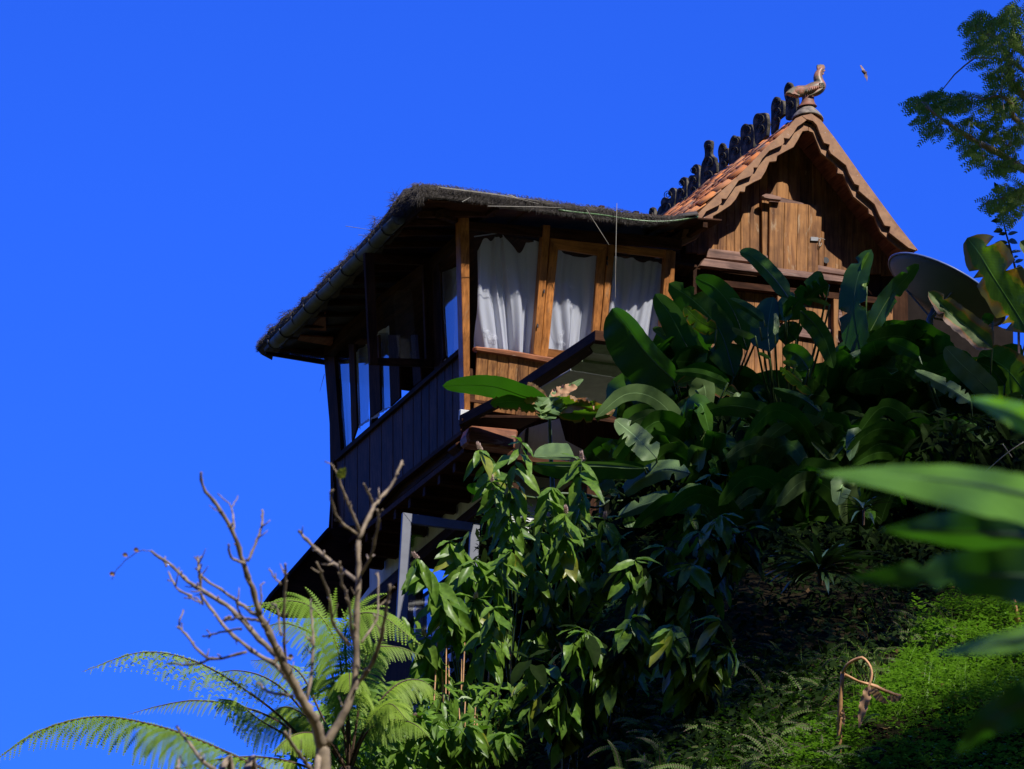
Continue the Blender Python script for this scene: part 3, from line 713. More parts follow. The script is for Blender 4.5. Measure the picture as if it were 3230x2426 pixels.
# open white window frame
wf_pl = YP(.55)
wf = slab('window_frame', H('7', [(824, 990), (872, 1052), (846, 1640), (786, 1650)], wf_pl), YV*.04, M['frame_shade'], low)
slab('top_rail', H('7', [(824, 990), (1200, 1045), (1198, 1092), (872, 1052)], wf_pl), YV*.04, M['frame_shade'], wf)
slab('stile', H('7', [(1200, 1045), (1250, 1052), (1220, 1640), (1170, 1640), (1198, 1092)], wf_pl), YV*.04, M['frame_shade'], wf)
slab('bottom_rail', H('7', [(786, 1652), (1220, 1700), (1220, 1750), (786, 1700)], wf_pl), YV*.04, M['frame_shade'], wf)
obj('pane', H('7', [(872, 1052), (1198, 1092), (1170, 1640), (846, 1640)], YP(.57)), [(0, 1, 2, 3)], M['glass'], wf)
# left lower eave: a sloping roof panel seen from below
le = (hit(1040, 1668, YP(3.4)), Vector((.25, -.25, 1)).normalized())
slab('lower_eave', H('7', [(418, 1078), (400, 1105), (330, 1180), (200, 1330), (95, 1445), (60, 1500), (180, 1560), (520, 1560), (640, 1400), (640, 1050)], YP(3.3)), YV*.10, M['dark_x'], low)
slab('eave_rim', H('7', [(412, 1072), (424, 1086), (105, 1450), (60, 1512), (42, 1508), (92, 1436)], YP(3.25)), YV*.05, M['black_iron'], low)

# ============================================================ porch canopy below the windows
cano = thing('porch_canopy', PT(1.2, -1.0, -2.6), 'low porch canopy with dark fascia and pale green soffit below the curtained windows', 'canopy')
F_ = hit(1876, 1076, YP(-2.8)); E_ = hit(1452, 1332, YP(-.25))
cn = (F_-E_).cross(XV).normalized(); 
if cn.z < 0: cn = -cn
CP = (F_, cn); CPo = lambda d: (F_+cn*d, cn)
slab('fascia', H('l', [(1020, 86), (955, 132), (280, 578), (-100, 840), (-560, 1075), (-545, 1108), (-100, 885), (380, 640), (770, 400), (1000, 235), (960, 170), (1010, 130)], CP), cn*.10, M['dark_y'], cano)
slab('fascia', H('l', [(1020, 86), (1500, 150), (1500, 185), (1010, 128)], CPo(-.01)), cn*.10, M['dark_x'], cano)
slab('soffit_batten', H('l', [(962, 170), (1010, 131), (1500, 190), (1500, 300), (1000, 236)], CPo(.01)), cn*.05, M['soffit_green'], cano)
slab('soffit_panel', H('l', [(1000, 238), (1500, 300), (1500, 420), (870, 335), (862, 320)], CPo(.03)), cn*.02, M['soffit_light'], cano)
slab('soffit_batten', H('l', [(870, 337), (1500, 422), (1500, 560), (740, 438), (820, 380)], CPo(.005)), cn*.05, M['soffit_green'], cano)
slab('soffit_panel', H('l', [(738, 441), (1500, 563), (1500, 860), (1130, 865), (920, 755), (-20, 800), (390, 640)], CPo(.03)), cn*.02, M['soffit_light'], cano)
# side wall and box beam under the canopy
slab('wall_panel', H('l', [(925, 758), (1270, 530), (1500, 560), (1500, 800), (1130, 868)], YP(-.35)), YV*.05, M['plaster'], cano)
slab('canopy_beam', H('5', [(320, 690), (680, 722), (652, 872), (300, 825), (290, 770)], YP(-.15)), YV*.2, M['sill'], cano, .02)
slab('canopy_board', H('5', [(250, 662), (430, 636), (850, 640), (690, 720), (320, 688), (280, 720)], CPo(.02)), cn*.03, M['dark_x'], cano)
slab('canopy_beam', H('5', [(250, 800), (290, 820), (655, 880), (600, 960), (260, 880), (200, 830)], YP(.1)), YV*.25, M['dark_x'], cano, .02)

# ============================================================ gable house
gab = thing('gable_house', PT(3.2, 1, -3), 'small plank house with carved bargeboards and steep orange tile roof', 'house')
GY = .25; FY = GY-.42
GP = lambda d=0: YP(GY+d)
FP = lambda d=0: YP(FY+d)
def gslab(name, k, pts, m, d=0, th=.03, bev=.004, parent=None): return slab(name, H(k, pts, GP(d)), YV*th, M[m], parent or gab, bev)
# bargeboards: outer layer (upper) and inner layer (lower), left and right
outerL = [(1545, 92), (1605, 140), (1560, 175), (1500, 215), (1455, 290), (1405, 352), (1345, 345), (1350, 395), (1330, 425), (1180, 490), (1100, 580), (1045, 680), (1000, 682), (1003, 718), (985, 770), (830, 830), (790, 890), (690, 1038), (635, 1035), (637, 1078), (620, 1102), (462, 1180), (430, 1230), (322, 1382), (262, 1372), (268, 1408), (215, 1470), (172, 1480), (172, 1520), (165, 1530), (205, 1375), (228, 1335), (290, 1322), (330, 1240), (420, 1150), (620, 960), (820, 780), (980, 620), (1130, 460), (1300, 310), (1420, 190), (1480, 120)]
slab('outer_bargeboard', H('g', outerL, FP(-.03)), YV*.035, M['barge'], gab)
innerL = [(1625, 175), (1625, 262), (1560, 268), (1535, 310), (1510, 360), (1455, 450), (1360, 500), (1270, 550), (1260, 610), (1180, 618), (1140, 720), (1085, 810), (1000, 850), (910, 900), (900, 960), (845, 955), (800, 1040), (740, 1110), (620, 1190), (540, 1235), (535, 1305), (465, 1305), (420, 1390), (365, 1485), (160, 1590), (68, 1500), (210, 1370), (430, 1150), (790, 840), (1160, 470), (1480, 200), (1560, 165)]
slab('inner_bargeboard', H('g', innerL, FP(.02)), YV*.035, M['barge'], gab)
outerR = [(92, 84), (140, 118), (215, 142), (255, 185), (285, 270), (330, 370), (388, 388), (380, 440), (400, 480), (560, 605), (590, 690), (650, 800), (697, 818), (694, 872), (860, 1015), (905, 1120), (965, 1235), (1025, 1248), (1012, 1310), (1215, 1470), (1300, 1500), (1290, 1460), (1100, 1220), (900, 950), (760, 760), (590, 520), (440, 310), (300, 130), (200, 60)]
slab('outer_bargeboard', H('h', outerR, FP(-.03)), YV*.035, M['barge'], gab)
innerR = [(168, 172), (250, 172), (300, 330), (420, 480), (640, 640), (720, 830), (880, 1020), (960, 1200), (1060, 1320), (1300, 1500), (1130, 1490), (1000, 1380), (920, 1300), (865, 1150), (800, 1110), (795, 1060), (640, 935), (590, 830), (530, 700), (468, 688), (475, 640), (440, 590), (300, 475), (270, 400), (215, 262), (168, 245)]
slab('inner_bargeboard', H('h', innerR, FP(.02)), YV*.035, M['barge'], gab)
# roof planes
ap = hit(2549, 368, FP()); rl = hit(2128, 730, FP()); rr_ = hit(2885, 790, FP())
RD = 5.2
ridge_dir = (hit(2060, 716, (ap, Vector((1, 0, 0))))-ap); print('ridge', ridge_dir)
rdz = .0
RDv = Vector((0, 1, ridge_dir.z/ridge_dir.y)).normalized()
def roof_slab(name, a, b_, off, th, m, ext=RD):
    d = RDv*ext
    q = [a, b_, b_+d, a+d]; n_ = (b_-a).cross(d).normalized()
    if n_.z < 0: n_ = -n_
    return slab(name, [p+n_*off+YV*.03 for p in q], n_*th, M[m], gab)
roof_slab('roof_deck', ap, rl, -.012, .02, 'dark_x'); roof_slab('roof_deck', ap, rr_, -.012, .02, 'dark_x')
# battens under the right slope (seen from below, in the shade of the eaves)
for i in range(13):
    t = .04+i*.078
    a = ap.lerp(rr_, t)-Vector((0, -.06, .035)); e = (rr_-ap)*.074
    slab('soffit_board', [a, a+e, a+e+YV*.36, a+YV*.36], -ZV*.02, M['rafter'], gab)
    a = ap.lerp(rl, t)-Vector((0, -.06, .035)); e = (rl-ap)*.074
    slab('soffit_board', [a, a+e, a+e+YV*.36, a+YV*.36], -ZV*.02, M['rafter'], gab)
n_l = (rl-ap).cross(YV).normalized(); n_l = n_l if n_l.z > 0 else -n_l
n_r = (rr_-ap).cross(YV).normalized(); n_r = n_r if n_r.z > 0 else -n_r
# clay tiles: curved pantiles, laid up the slope in courses; each a part
def tile_mesh():
    me = bpy.data.meshes.new('tile'); vs = []; fs = []; n1 = 7; L = .27; Wd = .155
    for s in (0, 1):
        for i in range(n1):
            t = i/(n1-1); z = .022*math.sin((t*1.5-.25)*math.pi*1.3+.3)+.014*(1-s)
            for h in (0, .012): vs.append(((t-.5)*Wd, (s-.0)*L, z+h))
    def id_(s, i, h): return (s*n1+i)*2+h
    for i in range(n1-1):
        fs.append((id_(0, i, 1), id_(0, i+1, 1), id_(1, i+1, 1), id_(1, i, 1)))
        fs.append((id_(0, i, 0), id_(1, i, 0), id_(1, i+1, 0), id_(0, i+1, 0)))
        fs.append((id_(0, i, 0), id_(0, i+1, 0), id_(0, i+1, 1), id_(0, i, 1)))
        fs.append((id_(1, i, 0), id_(1, i, 1), id_(1, i+1, 1), id_(1, i+1, 0)))
    fs.append((id_(0, 0, 0), id_(0, 0, 1), id_(1, 0, 1), id_(1, 0, 0))); fs.append((id_(0, n1-1, 0), id_(1, n1-1, 0), id_(1, n1-1, 1), id_(0, n1-1, 1)))
    me.from_pydata(vs, [], fs); me.materials.append(M['tile']); me.polygons.foreach_set('use_smooth', [True]*len(fs)); me.update(); return me
TM = tile_mesh(); gl0 = wloc(gab)
def lay_tiles(top, bot, nrm, ncol, side):
    up_s = (top-bot).normalized(); Ls = (top-bot).length; across = RDv
    nrow = int(Ls/.235)+1
    for c in range(ncol):
        for r in range(nrow):
            if side < 0 and c > 2 and False: continue
            pos = bot+up_s*(r*.235-.02)+across*(c*.150+.075+.02)+nrm*(.02+rnd.uniform(-.004, .006))
            if (pos-top).dot(up_s) > -.08: continue
            o = bpy.data.objects.new('tile', TM); COL.objects.link(o); o.parent = gab
            xa = across*(1 if across.cross(up_s).dot(nrm) > 0 else -1)
            m_ = Matrix((xa, up_s, nrm)).transposed().to_4x4()
            o.matrix_local = Matrix.Translation(pos-gl0) @ m_ @ Matrix.Rotation(rnd.uniform(-.03, .03), 4, 'Z') @ Matrix.Rotation(rnd.uniform(-.02, .03), 4, 'X')
lay_tiles(ap, rl+(rl-ap).normalized()*.0, n_l, 24, -1)
lay_tiles(ap, rr_, n_r, 3, 1)
# ridge capping: overlapping half round tiles
def cap_mesh():
    vs = []; fs = []; n1 = 9
    for s in range(2):
        r = .06 if s == 0 else .048
        for i in range(n1):
            a = math.pi*i/(n1-1); vs.append((math.cos(a)*r, s*.34, math.sin(a)*r*.8)); 
        for i in range(n1):
            a = math.pi*i/(n1-1); vs.append((math.cos(a)*(r-.014), s*.34, math.sin(a)*(r-.014)*.8))
    for i in range(n1-1):
        fs.append((i, i+1, 2*n1+i+1, 2*n1+i)); fs.append((n1+i, 3*n1+i, 3*n1+i+1, n1+i+1)); fs.append((i, n1+i, n1+i+1, i+1)); fs.append((2*n1+i, 2*n1+i+1, 3*n1+i+1, 3*n1+i))
    me = bpy.data.meshes.new('ridge_cap'); me.from_pydata(vs, [], fs); me.materials.append(M['moss']); me.update(); return me
CMh = cap_mesh()
for i in range(17):
    o = bpy.data.objects.new('ridge_cap', CMh); COL.objects.link(o); o.parent = gab
    p = ap+RDv*(.02+i*.30)+ZV*(.0+rnd.uniform(-.008, .012))
    o.matrix_local = Matrix.Translation(p-gl0) @ Matrix.Rotation(math.asin(RDv.z)+.03, 4, 'X') @ Matrix.Rotation(rnd.uniform(-.06, .06), 4, 'Z')
# --- gable wall planks
wp = [(340, 1500), (610, 1500), (715, 1510), (760, 1515), (850, 1520), (985, 1530), (1055, 1540), (1180, 1550), (1270, 1560), (1470, 1580), (1580, 1590), (1760, 1600), (1960, 1620)]
xs_ = [430, 520, 600, 670, 738, 800, 848, 915, 985, 1050, 1118, 1205, 1290, 1380, 1470, 1580, 1680, 1790, 1900, 2010]
def rake_y(x):     # crop 3: where the planks pass up behind the roof
    return 560+abs(x-1340)*(.80 if x < 1340 else 1.15)
for a, b_ in zip(xs_, xs_[1:]):
    j = rnd.uniform(-.006, .008); yb = 1470+.115*(a-600)+30
    gslab('plank', '3', [(a+1, rake_y(a)), (b_-1, rake_y(b_)), (b_-1, yb+10), (a+1, yb+10)], 'plank', j, .022, .003)
gslab('wall_backing', '3', [(400, 1350), (1340, 470), (2100, 1500), (2100, 2800), (400, 2600)], 'dark_z', .05, .03)
# post left of the hatch and the hatch itself
gslab('hatch_post', '3', [(1005, 1095), (1058, 1105), (1052, 1598), (1010, 1590)], 'plank', -.04, .04)
gslab('hatch_lintel', '3', [(1060, 1068), (1160, 1075), (1310, 1115), (1430, 1138), (1430, 1160), (1060, 1110)], 'beam_x', -.05, .05)
ht = gslab('hatch', '3', [(1063, 1104), (1172, 1112), (1165, 1610), (1110, 1605), (1100, 1600), (1058, 1598)], 'plank', -.075, .03)
for pp in ([(1174, 1112), (1274, 1120), (1262, 1622), (1167, 1612)], [(1276, 1121), (1352, 1128), (1345, 1632), (1264, 1622)], [(1354, 1128), (1432, 1136), (1430, 1185), (1452, 1188), (1448, 1440), (1428, 1440), (1425, 1642), (1347, 1632)]):
    gslab('board', '3', pp, 'plank', -.075+rnd.uniform(-.004, .004), .03, .003, ht)
gslab('hatch_post', '3', [(1450, 1325), (1472, 1335), (1468, 1640), (1428, 1640), (1430, 1445), (1450, 1440)], 'plank', -.045, .04)
lt = slab('latch', H('3', [(1370, 1368), (1430, 1372), (1430, 1402), (1370, 1400)], GP(-.09)), YV*.012, M['steel'], ht)
b = Buf(); b.tube(spline(H('3', [(1430, 1385), (1450, 1380), (1475, 1392)], GP(-.10)), 5), .004, 5); b.tube(spline(H('3', [(1445, 1385), (1432, 1420), (1440, 1442), (1452, 1415)], GP(-.10)), 6), .004, 5); b.build('string', M['straw'], ht)
# turned peg bracket over the hatch
bb = slab('hatch_bar', H('3', [(1003, 1062), (1035, 1045), (1075, 1048), (1155, 1072), (1150, 1098), (1060, 1088), (1020, 1078)], GP(-.14)), YV*.05, M['beam_x'], gab, .008)
gslab('dark_gap_board', '3', [(985, 1090), (1004, 1092), (1006, 1590), (985, 1588)], 'dark_z', .02, .02)
# keyhole in the plank right of the hatch
b = Buf(); c = hit(*px('3', 1484, 1545), GP(-.02)); b.tube([c-YV*.004, c+YV*.004], .033, 12); b.build('keyhole', M['black_iron'], gab)
# beams below
gslab('tie_beam', '3', [(605, 1455), (1000, 1500), (1660, 1625), (1660, 1662), (1000, 1566), (590, 1522)], 'beam_x', -.05, .07)
gslab('tie_beam', '3', [(575, 1530), (1000, 1585), (1640, 1668), (1640, 1712), (1000, 1640), (540, 1585)], 'beam_x', -.09, .08)
gslab('lower_beam', 'j', [(-400, 330), (2400, 640), (2400, 720), (-400, 410)], 'dark_x', -.06, .1)
xs2 = [-420, -330, -250, -160, -80, 20, 120, 230, 340, 470, 590, 710, 830, 960, 1060, 1190, 1310, 1440, 1560, 1690, 1805, 1900, 2000, 2110, 2220, 2330, 2440]
for a, b_ in zip(xs2, xs2[1:]):
    j = rnd.uniform(-.006, .008); f_ = .12
    gslab('plank', 'j', [(a+2, 360+a*f_), (b_-2, 360+b_*f_), (b_-2, 2300+b_*f_), (a+2, 2300+a*f_)], 'plank', .03+j, .022, .003)
gslab('rail', 'j', [(480, 860), (1640, 1020), (1860, 1050), (1850, 1205), (1640, 1170), (480, 1000)], 'beam_x', -.01, .03)
gslab('wall_post', 'j', [(1700, 640), (1770, 650), (1745, 1380), (1700, 1375)], 'plank', -.06, .06)
gslab('brace', 'j', [(1765, 760), (1800, 800), (1830, 930), (1920, 1090), (2000, 1180), (1985, 1290), (1890, 1260), (1800, 1040), (1760, 900)], 'beam_x', -.07, .03)
gslab('wall_post', 'j', [(1000, 600), (1070, 640), (1090, 930), (1010, 900)], 'plank', -.05, .05)
M['shade_board'] = simple('shade_black_board', (.016, .012, .010), .8, spec=.05)  # boards coloured near black to stand for shade on the wall
gslab('side_wall', 'k', [(230, 230), (340, 260), (700, 500), (1000, 670), (1400, 860), (1500, 880), (1500, 1300), (200, 1300)], 'shade_board', .35, .05)
gslab('side_board', 'k', [(415, 890), (560, 800), (700, 870), (640, 905), (500, 950), (420, 950)], 'sill', .25, .04)
slab('base_wall', H('s', [(2040, 1120), (3300, 1150), (3300, 1900), (2040, 1900)], YP(1.6)), YV*.05, M['dark_x'], gab)
gslab('corner_post', '3', [(310, 1480), (400, 1490), (380, 2300), (290, 2300)], 'dark_z', -.05, .1)
# --- ridge ornaments: carved clay combs standing on the ridge (crop e outlines), each a part
def comb(k, pts, holes=(), t=.04):
    """flat scroll-edged comb standing on the ridge, facing sideways"""
    cx = sum(p[0] for p in pts)/len(pts); base = max(pts, key=lambda p: p[1])
    u, v = px(k, *base); pl = (ap, XV)
    o0 = hit(u, v, pl)
    n_ = Vector((-1, -.20, 0)).normalized()      # the combs stand along the ridge
    plc = (o0, n_)
    q = [hit(*px(k, x, y), plc) for x, y in spline_closed(pts, 3)]
    ymx = max(p[1] for p in pts); q = [p_-ZV*(.09 if (p_-o0).z < .05 else 0) for p_ in q]
    o = slab('ridge_ornament', q, Vector((1, .1, 0)).normalized()*t, M['moss'], gab, .008)
    # raised carved rings
    ww = max(p[0] for p in pts)-min(p[0] for p in pts)
    ring = Buf()
    ys = sorted(p[1] for p in pts); top, bot = ys[0], ys[-1]
    nring = max(1, int((bot-top)/ww*1.3))
    for i in range(nring):
        yy = top+(i+.6)*(bot-top)/(nring+.4)
        xl = [p[0] for p in pts if abs(p[1]-yy) < (bot-top)/3]; xm = (min(xl)+max(xl))/2; rw = (max(xl)-min(xl))*.26
        for rf in (1., .5):
            loop = [hit(*px(k, xm+math.cos(a*.628)*rw*rf, yy+math.sin(a*.628)*rw*rf*1.1), (o0+n_*.006, n_)) for a in range(11)]
            ring.tube(loop, .0045, 4, False)
    ring.build('carved_ring', M['moss'], o)
    return o
def spline_closed(pts, sub):
    P = [Vector((*p, 0)) for p in pts]; n = len(P); out = []
    for i in range(n):
        a, b, c, d = P[(i-1) % n], P[i], P[(i+1) % n], P[(i+2) % n]
        for s in range(sub):
            t = s/sub; v = .5*((2*b)+(c-a)*t+(2*a-5*b+4*c-d)*t*t+(3*b-a-3*c+d)*t**3); out.append((v.x, v.y))
    return out
combs = [
 ('e', [(272, 1400), (270, 1330), (290, 1275), (325, 1258), (350, 1300), (352, 1400)]),
 ('e', [(385, 1395), (392, 1300), (418, 1250), (432, 1240), (430, 1190), (455, 1140), (485, 1128), (505, 1150), (540, 1145), (560, 1180), (560, 1120), (530, 1100), (530, 1060), (560, 1012), (600, 1005), (625, 1050), (620, 1150), (600, 1240), (605, 1300), (600, 1360), (560, 1385)]),
 ('e', [(635, 1290), (628, 1150), (640, 1040), (670, 1005), (705, 1012), (712, 980), (680, 950), (680, 905), (710, 870), (745, 865), (772, 905), (772, 1050), (770, 1170), (740, 1200)]),
 ('e', [(800, 1140), (780, 1060), (785, 975), (800, 940), (790, 890), (815, 845), (860, 840), (875, 830), (840, 810), (838, 750), (870, 705), (910, 700), (935, 760), (930, 900), (925, 1000), (870, 1060)]),
 ('e', [(962, 985), (945, 860), (960, 700), (1000, 600), (1000, 520), (990, 450), (1015, 390), (1070, 380), (1095, 410), (1085, 540), (1110, 590), (1140, 610), (1145, 655), (1165, 690), (1165, 800), (1100, 870)]),
 ('e', [(1190, 780), (1190, 660), (1175, 550), (1190, 460), (1225, 415), (1255, 440), (1270, 490), (1310, 485), (1322, 540), (1320, 640), (1260, 690)]),
 ('e', [(1330, 620), (1318, 500), (1335, 380), (1375, 315), (1405, 335), (1440, 330), (1480, 370), (1485, 450), (1460, 530)]),
 ('e', [(1490, 490), (1470, 350), (1475, 230), (1520, 165), (1570, 175), (1620, 175), (1655, 250), (1650, 370), (1590, 430)]),
 ('4', [(1205, 820), (1175, 730), (1172, 650), (1200, 590), (1240, 585), (1262, 582), (1305, 585), (1318, 640), (1322, 710), (1280, 760)]),
 ('4', [(1355, 730), (1350, 600), (1352, 500), (1385, 425), (1420, 430), (1430, 455), (1470, 460), (1480, 520), (1475, 600), (1420, 650)]),
 ('4', [(1497, 570), (1495, 480), (1480, 420), (1480, 340), (1510, 280), (1545, 290), (1560, 330), (1600, 420), (1605, 540), (1560, 560)]),
]
for k_, pts in combs: comb(k_, pts)

# ============================================================ rooster finial
rb = hit(*px('d', 530, 1160), FP(.12))
roo = thing('rooster_statue', rb, 'glazed clay rooster statue standing on the peak of the tiled gable', 'statue')
RP = (rb, Vector((.12, 1, 0)).normalized())
def rp(x, y, off=0): return hit(*px('d', x, y), (rb+RP[1]*off, RP[1]))
# saddle cap: a dome like a hat
vs = []; fs = []; n1 = 20
cxp = rp(540, 1150); s1 = (rp(800, 1180)-rp(270, 1150)).length/2
prof = [(1.0, 0), (1.0, .04), (.9, .12), (.7, .22), (.45, .33), (.3, .40), (.24, .46)]
for r_, h_ in prof:
    for i in range(n1):
        a = 2*math.pi*i/n1; vs.append(cxp+Vector((math.cos(a)*r_*s1*1.02, math.sin(a)*r_*s1*.95, h_*s1*2.0-.05-.10*(abs(math.cos(a))*r_)**2*s1*4*.4)))
for j in range(len(prof)-1):
    for i in range(n1): fs.append((j*n1+i, j*n1+(i+1) % n1, (j+1)*n1+(i+1) % n1, (j+1)*n1+i))
cap = obj('saddle_cap', vs, fs, simple('weathered_clay_cap', (.20, .165, .12), .7, var=.55, scale=16, bmp=.4), roo, True); cap.modifiers.new('s', 'SOLIDIFY').thickness = .015
def loft(name, rings, m, parent, n1=14, depth_scale=1):
    """rings: (x, y, halfwidth_px, halfdepth_m, tilt) in crop d"""
    vs = []; fs = []
    for k_, (x, y, w_, dep, ta) in enumerate(rings):
        c = rp(x, y); ux = (rp(x+math.cos(ta)*10, y+math.sin(ta)*10)-c)/10
        for i in range(n1):
            a = 2*math.pi*i/n1; vs.append(c+ux*(math.cos(a)*w_*(1.32 if k_ < 8 or name != 'body' else 1.12))+RP[1]*(math.sin(a)*dep*1.25))
    for j in range(len(rings)-1):
        for i in range(n1): fs.append((j*n1+i, j*n1+(i+1) % n1, (j+1)*n1+(i+1) % n1, (j+1)*n1+i))
    fs.append(tuple(range(n1))); fs.append(tuple(range((len(rings)-1)*n1, len(rings)*n1)))
    o = obj(name, vs, fs, m, parent, True); o.modifiers.new('u', 'SUBSURF').render_levels = 1
    return o
loft('body', [(230, 800, 20, .008, 1.2), (300, 765, 60, .02, 1.35), (400, 765, 85, .035, 1.5), (490, 770, 75, .045, 1.5), (560, 755, 88, .055, 1.35), (650, 735, 105, .062, 1.1), (740, 690, 100, .06, .8), (770, 640, 85, .055, .35), (735, 590, 82, .045, .1), (715, 520, 70, .038, .1), (725, 450, 62, .034, .1), (755, 400, 55, .03, .15), (780, 370, 45, .026, .2), (785, 345, 22, .015, .2)], M['rooster'], roo)
loft('pedestal', [(530, 1040, 130, .07, 0), (540, 980, 95, .05, 0), (550, 900, 72, .04, 0), (545, 820, 95, .045, 0)], simple('red_clay', (.20, .085, .045), .6, var=.5, scale=20), roo)
slab('comb', [rp(*p) for p in [(700, 335), (705, 300), (740, 306), (757, 290), (780, 303), (812, 298), (832, 325), (845, 355), (830, 385), (760, 385), (705, 380)]], RP[1]*.02, M['rooster'], roo, .004, .01)
slab('beak', [rp(*p) for p in [(810, 380), (852, 405), (820, 430), (800, 425)]], RP[1]*.02, M['rooster'], roo, .003, .01)
slab('wattle', [rp(*p) for p in [(800, 430), (832, 455), (800, 485), (788, 440)]], RP[1]*.016, M['rooster'], roo, .003, .008)
slab('tail_plume', [rp(*p) for p in [(140, 815), (200, 750), (290, 690), (420, 680), (500, 720), (490, 830), (380, 868), (340, 855), (300, 840), (260, 842), (215, 815)]], RP[1]*.05, M['rooster'], roo, .01, .025)
for i in range(8):          # wing pinion ribs
    x = 525+i*32; y = 755-i*11
    b = Buf(); b.tube([rp(x, y-28, -.068), rp(x+6, y+28, -.078)], .009, 5); b.build('wing_feather', M['rooster'], roo, True)
for i in range(5):
    b = Buf(); b.tube(spline([rp(560+i*20, 845-i*3, -.058), rp(650+i*20, 805-i*10, -.08), rp(740+i*16, 725-i*5, -.075)], 6), .008, 5); b.build('wing_feather', M['rooster'], roo, True)
for i in range(3):
    for j in range(3):
        c = rp(755+i*28+j*8, 630+j*26, -.075); b = Buf(); b.tube([c-YV*.006, c+YV*.03], .010, 8); b.build('breast_scale', M['rooster'], roo, True)
b = Buf()
for dx in (-12, 22): b.tube([rp(565+dx, 905, -.045), rp(570+dx, 985, -.06), rp(600+dx, 990, -.07)], .007, 6)
b.build('leg', M['tile'], roo, True)

# ============================================================ satellite dish
dc = W(3010, 950, 47.5)
dish = thing('satellite_dish', dc-ZV*1.0, 'big grey satellite dish with a blue rim, tilted beside the gable house', 'satellite dish')
# the bowl: rim ellipse in the photo gives its tilt; axis points down right and towards the camera
cA = W(*px('k', 330, 190), 47.7); cB = W(*px('k', 1400, 800), 47.7)
dc = (cA+cB)/2; maj = (cB-cA); mr = maj.length/2; mu = maj.normalized()
tow = (CAM-dc).normalized(); ax0 = mu.cross(tow).normalized()
if ax0.z < 0: ax0 = -ax0
tl = math.asin(.34)
axn = (ax0*math.cos(tl)-tow*math.sin(tl)).normalized()          # the bowl opens upwards; its back faces us
mi_ = axn.cross(mu).normalized()
vs = []; fs = []; nr, na = 10, 56
for j in range(nr+1):
    q_ = j/nr
    for i in range(na):
        a = 2*math.pi*i/na; vs.append(dc+mu*math.cos(a)*mr*q_+mi_*math.sin(a)*mr*q_-axn*(.36*mr*(1-q_*q_)))
for j in range(nr):
    for i in range(na): fs.append((j*na+i, j*na+(i+1) % na, (j+1)*na+(i+1) % na, (j+1)*na+i))
o = obj('bowl', vs, fs, M['dish'], dish, True); sdm = o.modifiers.new('s', 'SOLIDIFY'); sdm.thickness = .006
b = Buf(); b.tube([dc+mu*math.cos(a*.1309)*mr+mi_*math.sin(a*.1309)*mr for a in range(49)], .011, 6, False); b.build('rim', simple('blue_grey_rim', (.10, .14, .30), .4), dish, True)
lb = dc-axn*.36*mr
b = Buf(); b.tube([lb, lb-axn*.12, lb-axn*.14-ZV*1.6], .035, 8); b.build('mount_pole', M['dish'], dish, True)
for a in (0.6, 2.7, 4.8):
    b = Buf(); b.tube([lb-axn*.10, dc+(mu*math.cos(a)+mi_*math.sin(a))*mr*.62-axn*.36*mr*(1-.38)], .010, 6); b.build('back_strut', M['dish'], dish)
# ============================================================ bird
bp_ = W(*px('d', 1535, 450), 44)
bird = thing('bird', bp_, 'small brown bird gliding in the blue sky right of the rooster', 'bird')
def bq(x, y, o_=0): return W(*px('d', x, y), 44+o_)
vb = Buf(); vb.tube([bq(1478, 405, 0), bq(1505, 415, 0), bq(1535, 435), bq(1560, 440, 0), bq(1575, 420, 0)], [.002, .012, .018, .012, .002], 8)
vb.build('body', simple('brown_plumage', (.09, .055, .05), .7), bird, True)
pm = simple('barred_brown_wing', (.28, .18, .13), .7)
slab('wing', [bq(*p) for p in [(1510, 430, 0), (1480, 370, .05), (1452, 310, .12), (1475, 308, .12), (1505, 345, .08), (1545, 400, .02)]], fwd*.006, pm, bird, .002)
slab('wing', [bq(*p) for p in [(1525, 470, 0), (1530, 510, -.04), (1560, 545, -.08), (1578, 600, -.12), (1590, 520, -.08), (1580, 460, -.04), (1562, 430, 0)]], fwd*.006, pm, bird, .002)

